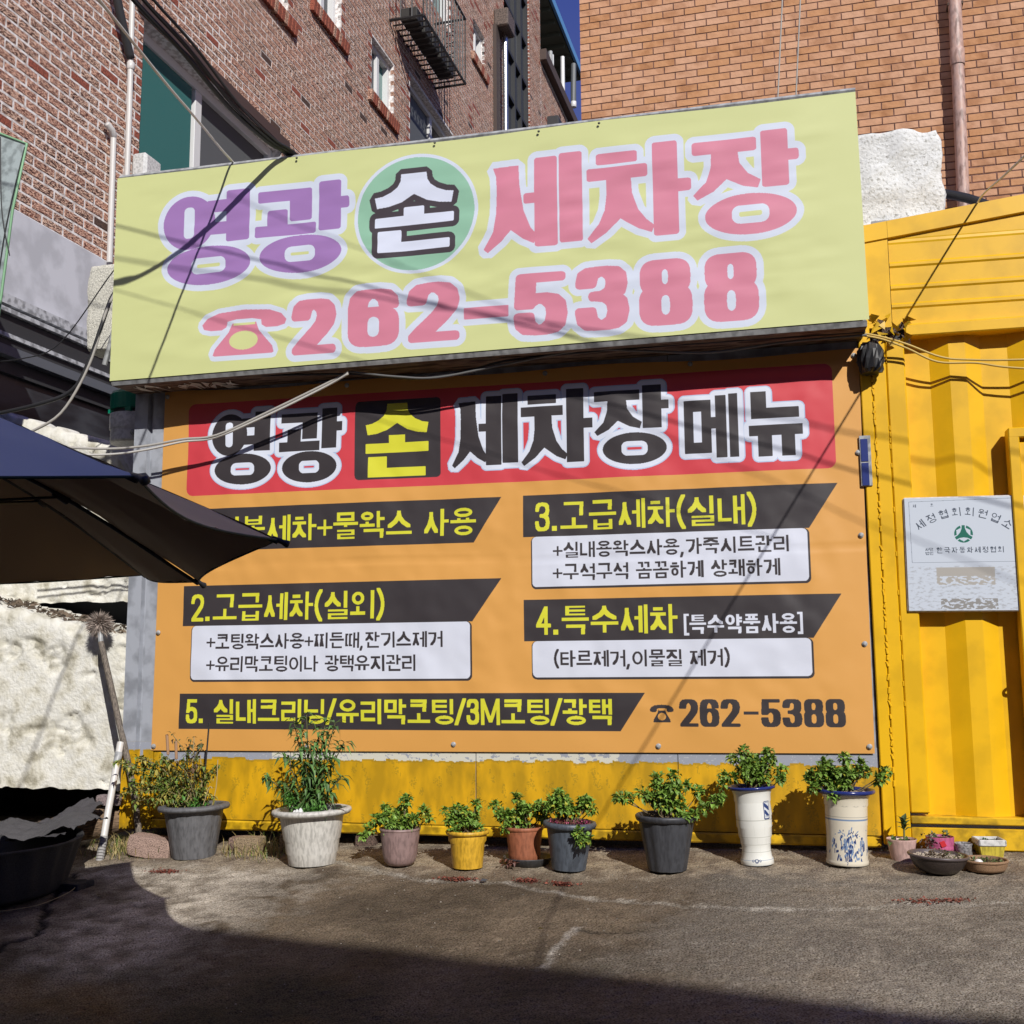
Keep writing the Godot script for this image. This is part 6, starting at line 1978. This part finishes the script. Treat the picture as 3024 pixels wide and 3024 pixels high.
	bush(o, Vector3(0, 0.135, 0), blobs(Vector3(-0.02, 0.185, 0.0), 0.1, 0.04, 0.06, 20, 0.026) + [[Vector3(-0.13, 0.145, 0.02), 0.024], [Vector3(-0.15, 0.12, 0.03), 0.016], [Vector3(0.02, 0.25, 0.0), 0.022], [Vector3(0.03, 0.27, 0.0), 0.018], [Vector3(0.12, 0.19, 0.0), 0.024], [Vector3(0.1, 0.22, 0.0), 0.022], [Vector3(-0.06, 0.23, 0.0), 0.022]], green, 0.021, 30)
	# 4 small yellow pot
	o = pot("potted_plant", "small leafy plant in the bright yellow pot", Vector3(1.768, -0.046, 0.33), v2([0.05, 0.0, 0.061, 0.002, 0.07, 0.098, 0.077, 0.106, 0.079, 0.135, 0.074, 0.136]), plastic(lin(0.72, 0.42, 0.035), 0.4, 204), v2([0.078, 0.13, 0.087, 0.134, 0.09, 0.142, 0.086, 0.149, 0.078, 0.148, 0.07, 0.12]), 0.128, 0.07, grp)
	bush(o, Vector3(0, 0.13, 0), blobs(Vector3(-0.01, 0.205, 0.0), 0.07, 0.045, 0.045, 16, 0.024) + [[Vector3(-0.09, 0.22, 0.0), 0.022], [Vector3(-0.075, 0.18, 0.0), 0.022], [Vector3(0.05, 0.16, 0.02), 0.02], [Vector3(-0.04, 0.15, 0.05), 0.02], [Vector3(0.04, 0.25, 0.0), 0.022]], green, 0.02, 28)
	# 5 terracotta pot on a dark saucer
	o = pot("potted_plant", "leafy plant in the terracotta pot standing on a dark saucer", Vector3(1.982, -0.03, 0.23), v2([0.052, 0.0, 0.062, 0.003, 0.066, 0.03, 0.067, 0.06, 0.076, 0.128, 0.071, 0.13]), plastic(lin(0.36, 0.125, 0.065), 0.55, 205), v2([0.074, 0.122, 0.08, 0.126, 0.081, 0.135, 0.076, 0.139, 0.068, 0.137, 0.062, 0.11]), 0.118, 0.063, grp)
	bush(o, Vector3(0, 0.12, 0), blobs(Vector3(-0.015, 0.19, 0.0), 0.095, 0.045, 0.05, 17, 0.026) + [[Vector3(-0.12, 0.215, 0.0), 0.024], [Vector3(-0.1, 0.185, 0.02), 0.02], [Vector3(-0.03, 0.25, 0.0), 0.022], [Vector3(0.06, 0.225, 0.0), 0.024], [Vector3(0.1, 0.22, 0.0), 0.02], [Vector3(-0.07, 0.135, 0.05), 0.02], [Vector3(0.09, 0.17, 0.01), 0.022]], green, 0.021, 30)
	g = G.new()
	g.lathe(Vector3.ZERO, v2([0.06, -0.014, 0.085, -0.012, 0.1, 0.014, 0.103, 0.02, 0.098, 0.02, 0.082, -0.004, 0.01, -0.006]), 40)
	var sau := part("saucer", g, plastic(lin(0.05, 0.05, 0.055), 0.5, 206), self, true)
	sau.position = Vector3(1.997, -0.03, 0.235)
	tag(sau, "dark plastic saucer under the terracotta pot", "saucer")
	g = G.new()
	g.use_c = true
	for k in 22: leaf(g, Vector3(rng.randfn(0, 0.015), 0.012 + rng.randf() * 0.02, rng.randfn(0, 0.01)), rdir(0.6), Vector3.UP, 0.024, 0.012, 0.3, Color(0.16, 0.065, 0.045) * rng.randf_range(0.5, 1.4))
	var dl := part("dead_leaves", g, M.leaf, self, false, true)
	dl.position = Vector3(1.95, -0.045, 0.33)
	tag(dl, "clump of dead brown leaves against the saucer", "leaves")
	# 6 blue grey pot with pink flowers at the soil
	o = pot("potted_plant", "leafy plant with tiny pink flowers in the blue grey pot", Vector3(2.184, -0.04, 0.33), v2([0.06, 0.0, 0.067, 0.003, 0.092, 0.165, 0.088, 0.168]), plastic(lin(0.085, 0.10, 0.125), 0.45, 207), v2([0.09, 0.158, 0.103, 0.163, 0.108, 0.174, 0.104, 0.184, 0.096, 0.186, 0.088, 0.18, 0.08, 0.14]), 0.165, 0.087, grp, null, null, -0.03)
	bush(o, Vector3(0, 0.165, 0), blobs(Vector3(-0.01, 0.255, -0.01), 0.085, 0.04, 0.045, 17, 0.025) + [[Vector3(-0.09, 0.235, 0.0), 0.024], [Vector3(-0.05, 0.29, 0.0), 0.022], [Vector3(0.06, 0.27, 0.0), 0.024], [Vector3(0.085, 0.235, 0.0), 0.022], [Vector3(0.05, 0.155, 0.095), 0.024], [Vector3(0.065, 0.125, 0.1), 0.02], [Vector3(0.085, 0.135, 0.08), 0.018]], green, 0.021, 30)
	g = G.new()
	g.use_c = true
	for k in 420:
		var w := rng.randf() * TAU
		var r := sqrt(rng.randf()) * 0.084
		leaf(g, Vector3(cos(w) * r, 0.172 + rng.randf() * 0.018, sin(w) * r), rdir() + Vector3(0, 0.8, 0), Vector3.UP, 0.008, 0.006, 0.1, (Color(0.42, 0.06, 0.16) if rng.randf() < 0.35 else Color(0.15, 0.05, 0.035)) * rng.randf_range(0.5, 1.3))
	part("flowers", g, M.leaf, o, false, true)
	# 7 dark fluted pot
	var oct := func(w: float, k: int) -> float: return 1.0 - (0.045 * pow(absf(sin(w * 5.0)), 3.0) if k < 3 else 0.0)
	o = pot("potted_plant", "spreading leafy plant in the tall dark grey fluted pot", Vector3(2.572, -0.032, 0.32), v2([0.068, 0.0, 0.075, 0.003, 0.108, 0.185, 0.104, 0.188]), plastic(lin(0.055, 0.057, 0.066), 0.5, 208), v2([0.106, 0.186, 0.116, 0.19, 0.121, 0.2, 0.121, 0.208, 0.116, 0.213, 0.108, 0.21, 0.098, 0.17]), 0.19, 0.102, grp, oct)
	bush(o, Vector3(0, 0.19, 0), blobs(Vector3(0.0, 0.28, -0.01), 0.12, 0.055, 0.06, 28, 0.028) + [[Vector3(-0.15, 0.27, 0.0), 0.026], [Vector3(-0.185, 0.27, 0.01), 0.018], [Vector3(0.03, 0.36, 0.0), 0.024], [Vector3(-0.03, 0.35, 0.0), 0.024], [Vector3(0.15, 0.235, 0.02), 0.026], [Vector3(0.19, 0.265, 0.02), 0.022], [Vector3(0.11, 0.215, 0.04), 0.024], [Vector3(0.13, 0.3, 0.0), 0.024], [Vector3(0.07, 0.215, 0.07), 0.026], [Vector3(0.215, 0.28, 0.02), 0.016]], green, 0.022, 32)
	# 8 tall glazed pot shaped like bamboo
	var cm := mat(Color(1, 1, 1), 0.22)
	cm.albedo_texture = ceramic_tex(0)
	var blue := mat(lin(0.018, 0.03, 0.16), 0.2)
	o = pot("potted_plant", "leafy plant in the tall white glazed pot with a waist and embossed bands", Vector3(2.915, -0.016, 0.22), v2([0.058, 0.0, 0.064, 0.004, 0.064, 0.022, 0.059, 0.03, 0.0555, 0.055, 0.056, 0.075, 0.059, 0.079, 0.06, 0.1, 0.064, 0.108, 0.066, 0.14, 0.069, 0.146, 0.069, 0.185, 0.071, 0.19, 0.0685, 0.238, 0.071, 0.243, 0.072, 0.268, 0.08, 0.289, 0.084, 0.291]), cm, v2([0.083, 0.287, 0.092, 0.291, 0.0935, 0.297, 0.09, 0.301, 0.082, 0.3, 0.074, 0.28]), 0.285, 0.076, grp, func(w: float, k: int) -> float: return 1.0 + 0.006 * sin(w * 9.0 + k * 1.7), blue, 0.045)
	bush(o, Vector3(0, 0.285, 0), blobs(Vector3(0.0, 0.36, 0.0), 0.085, 0.05, 0.06, 24, 0.026) + [[Vector3(-0.1, 0.34, 0.0), 0.024], [Vector3(-0.11, 0.31, 0.02), 0.02], [Vector3(-0.02, 0.435, 0.0), 0.022], [Vector3(-0.06, 0.41, 0.0), 0.022], [Vector3(0.075, 0.43, 0.0), 0.02], [Vector3(0.085, 0.4, 0.0), 0.022], [Vector3(0.12, 0.355, 0.0), 0.024], [Vector3(0.115, 0.325, 0.02), 0.02]], green * 0.92, 0.02, 32)
	# 9 tall painted pot
	var cm2 := mat(Color(1, 1, 1), 0.25)
	cm2.albedo_texture = ceramic_tex(1)
	o = pot("potted_plant", "leafy plant in the tall cream pot painted with blue flowers", Vector3(3.256, -0.008, 0.2), v2([0.074, 0.0, 0.08, 0.004, 0.08, 0.016, 0.077, 0.02, 0.076, 0.11, 0.078, 0.15, 0.079, 0.154, 0.08, 0.22, 0.083, 0.226, 0.083, 0.245, 0.09, 0.262, 0.096, 0.268]), cm2, v2([0.094, 0.265, 0.108, 0.27, 0.112, 0.277, 0.108, 0.284, 0.098, 0.283, 0.088, 0.26]), 0.255, 0.088, grp, null, blue, -0.02)
	bush(o, Vector3(-0.01, 0.262, 0), blobs(Vector3(-0.01, 0.335, 0.0), 0.12, 0.04, 0.055, 22, 0.026) + [[Vector3(-0.14, 0.315, 0.01), 0.024], [Vector3(-0.12, 0.285, 0.04), 0.022], [Vector3(-0.05, 0.265, 0.085), 0.02], [Vector3(0.0, 0.4, 0.0), 0.022], [Vector3(-0.07, 0.38, 0.0), 0.022], [Vector3(0.15, 0.35, 0.0), 0.024], [Vector3(0.13, 0.325, 0.01), 0.024], [Vector3(0.06, 0.38, 0.0), 0.022]], green * 0.92, 0.021, 30)
	g = G.new()
	for k in 14: g.lathe(Vector3(rng.randf_range(-0.03, 0.07), 0.262, rng.randf_range(0.0, 0.07)), v2([0.001, 0.0, 0.012, 0.004, 0.009, 0.013, 0.001, 0.017]), 7)
	part("pebble", g, noisy(lin(0.42, 0.35, 0.28), 0.9, 9.0, 209), o, false, true)
	# 10 to 15: the little ones at the right
	var sgrp := "small pots and bowls at the right end of the row"
	o = pot("small_pot", "pale pink tapered pot holding a broad leaved shoot", Vector3(3.468, -0.006, 0.12), v2([0.036, 0.0, 0.041, 0.002, 0.056, 0.082, 0.058, 0.086, 0.055, 0.087, 0.05, 0.07]), plastic(lin(0.60, 0.40, 0.36), 0.45, 210), [], 0.072, 0.051, sgrp)
	g = G.new()
	g.use_c = true
	st = G.new()
	st.use_c = true
	st.tint = Color(0.14, 0.15, 0.06)
	st.tube([Vector3(0.01, 0.07, 0), Vector3(0.012, 0.13, 0)], 0.004, 6)
	for k in 11:
		var w := k * 2.4
		leaf(g, Vector3(0.012, 0.115 + k * 0.0035, 0), Vector3(cos(w), 0.5 + k * 0.09, sin(w)), Vector3.UP, 0.042, 0.022, 0.15, Color(0.06, 0.105, 0.04) * rng.randf_range(0.7, 1.4))
	for k in 22: leaf(g, Vector3(rng.randf_range(-0.04, 0.04), 0.075, rng.randf_range(-0.03, 0.04)), rdir() + Vector3(0, 0.8, 0), Vector3.UP, 0.026, 0.016, 0.2, Color(0.085, 0.15, 0.04) * rng.randf_range(0.6, 1.4))
	part("stem", st, M.stem, o, true)
	part("foliage", g, M.leaf, o, false, true)
	o = pot("small_pot", "bright pink ribbed pot with a grey green succulent", Vector3(3.618, 0.004, 0.06), v2([0.046, 0.0, 0.048, 0.02, 0.0465, 0.024, 0.05, 0.027, 0.0505, 0.045, 0.0485, 0.049, 0.052, 0.052, 0.0535, 0.08, 0.05, 0.081, 0.046, 0.065]), plastic(lin(0.55, 0.12, 0.26), 0.45, 211), [], 0.068, 0.047, sgrp)
	g = G.new()
	g.use_c = true
	for k in 90:
		var c := Vector3(-0.025, 0.078, 0.0) if k % 3 else Vector3(0.02, 0.085, 0.0)
		leaf(g, c + rdir() * 0.012, rdir() + Vector3(0, 0.6, 0), Vector3.UP, 0.014, 0.009, 0.0, Color(0.16, 0.20, 0.11) * rng.randf_range(0.6, 1.3))
	for k in 40: leaf(g, Vector3(-0.05 + rng.randfn(0, 0.012), 0.055 + rng.randfn(0, 0.015), 0.045), rdir(), Vector3.UP, 0.016, 0.011, 0.2, Color(0.15, 0.12, 0.11) * rng.randf_range(0.6, 1.4))
	part("foliage", g, M.leaf, o, false, true)
	g = G.new()
	g.cbox(Vector3(0.004, 0.058, 0.052), Vector3(0.02, 0.022, 0.006), 0.001, Basis(Vector3.BACK, 0.4))
	part("red_tag", g, mat(lin(0.55, 0.02, 0.03), 0.5), o)
	o = thing("metal_cup", "small dull grey metal cup between the pink ribbed pot and the yellow pot", "cup", Vector3(3.706, 0.006, 0.05))
	g = G.new()
	g.lathe(Vector3.ZERO, v2([0.001, 0.0, 0.031, 0.002, 0.034, 0.05, 0.033, 0.054, 0.03, 0.05, 0.028, 0.012, 0.001, 0.012]), 32)
	part("cup", g, noisy(lin(0.32, 0.31, 0.32), 0.5, 9.0, 212, 0.5), o, true)
	o = thing("small_pot", "square yellow pot with a white collar", "potted plant", Vector3(3.8, 0.008, 0.05), sgrp)
	g = G.new()
	for f in [[0.0, 0.038, 0.05, 0.047]]:
		for k in 4:
			var b := Basis(Vector3.UP, PI / 2 * k + 0.1)
			g.quad(b * Vector3(-f[3], f[2], f[3]), b * Vector3(f[3], f[2], f[3]), b * Vector3(f[1], f[0], f[1]), b * Vector3(-f[1], f[0], f[1]))
	part("pot", g, plastic(lin(0.62, 0.50, 0.06), 0.45, 213), o)
	g = G.new()
	for k in 4:
		var b := Basis(Vector3.UP, PI / 2 * k + 0.1)
		g.cbox(b * Vector3(0, 0.06, 0.047), Vector3(0.104, 0.024, 0.01), 0.003, b)
	part("collar", g, M.white_plastic, o)
	g = G.new()
	g.box(Vector3(0, 0.056, 0), Vector3(0.085, 0.01, 0.085), Basis(Vector3.UP, 0.1))
	part("soil", g, M.soil, o)
	g = G.new()
	g.use_c = true
	for k in 40: leaf(g, Vector3(rng.randf_range(-0.025, 0.03), 0.062, rng.randf_range(-0.02, 0.03)), rdir() + Vector3(0.4, 0.3, 0), Vector3.UP, 0.016, 0.005, 0.1, Color(0.05, 0.11, 0.04) * rng.randf_range(0.6, 1.3))
	part("foliage", g, M.leaf, o, false, true)
	o = pot("planting_bowl", "round dark glazed bowl filled with pale gravel", Vector3(3.573, -0.013, 0.31), v2([0.03, 0.0, 0.05, 0.001, 0.068, 0.008, 0.088, 0.026, 0.1, 0.05, 0.1, 0.063]), noisy(lin(0.055, 0.04, 0.036), 0.35, 12.0, 214, 0.5, 0.05, 5.0), v2([0.098, 0.056, 0.108, 0.06, 0.11, 0.066, 0.106, 0.07, 0.1, 0.069, 0.092, 0.05]), 0.054, 0.092, sgrp, null, mat(lin(0.085, 0.066, 0.068), 0.4), -0.04)
	g = G.new()
	g.use_c = true
	for k in 420:
		var w := rng.randf() * TAU
		var r := sqrt(rng.randf()) * 0.088
		var c := Vector3(cos(w) * r, 0.06, sin(w) * r)
		var s := rng.randf_range(0.003, 0.0055)
		g.tint = Color(0.46, 0.39, 0.31) * rng.randf_range(0.5, 1.3)
		g.cbox(c, Vector3(s, s * 0.8, s * 1.2), s * 0.25, Basis.from_euler(Vector3(rng.randf() * 3, rng.randf() * 3, rng.randf() * 3)))
	part("gravel", g, M.stem, o, false, true)
	g = G.new()
	g.use_c = true
	for k in 130:
		var near := k % 3 != 0
		leaf(g, (Vector3(0.0, 0.068, 0.0) if near else Vector3(0.055, 0.066, 0.01)) + rdir() * Vector3(0.03, 0.014, 0.025), rdir() + Vector3(0, 0.5, 0), Vector3.UP, 0.013, 0.007, 0.1, (Color(0.12, 0.08, 0.05) if near else Color(0.14, 0.15, 0.06)) * rng.randf_range(0.5, 1.4))
	part("succulent", g, M.leaf, o, false, true)
	o = pot("planting_bowl", "shallow tan clay bowl with a white pebble and small succulents", Vector3(3.742, -0.006, 0.27), v2([0.05, 0.0, 0.068, 0.002, 0.074, 0.012, 0.08, 0.03, 0.082, 0.036]), noisy(lin(0.36, 0.215, 0.12), 0.8, 14.0, 215, 0.6, 0.04, 3.0), v2([0.079, 0.032, 0.085, 0.035, 0.085, 0.04, 0.081, 0.043, 0.076, 0.04, 0.07, 0.02]), 0.026, 0.075, sgrp, func(w: float, k: int) -> float: return 1.0 + 0.02 * sin(w * 4.0))
	g = G.new()
	g.lathe(Vector3(-0.025, 0.034, 0.03), v2([0.001, -0.006, 0.014, -0.002, 0.016, 0.004, 0.008, 0.011, 0.001, 0.012]), 14)
	part("white_pebble", g, M.frame_white, o, true)
	g = G.new()
	g.use_c = true
	for k in 130:
		leaf(g, Vector3(rng.randf_range(-0.05, 0.065), 0.03 + rng.randf() * 0.008, rng.randf_range(-0.045, 0.04)), rdir() + Vector3(0, 0.6, 0), Vector3.UP, 0.012, 0.007, 0.1, (Color(0.10, 0.17, 0.05) if k % 2 else Color(0.18, 0.15, 0.07)) * rng.randf_range(0.4, 1.3))
	part("succulent", g, M.leaf, o, false, true)
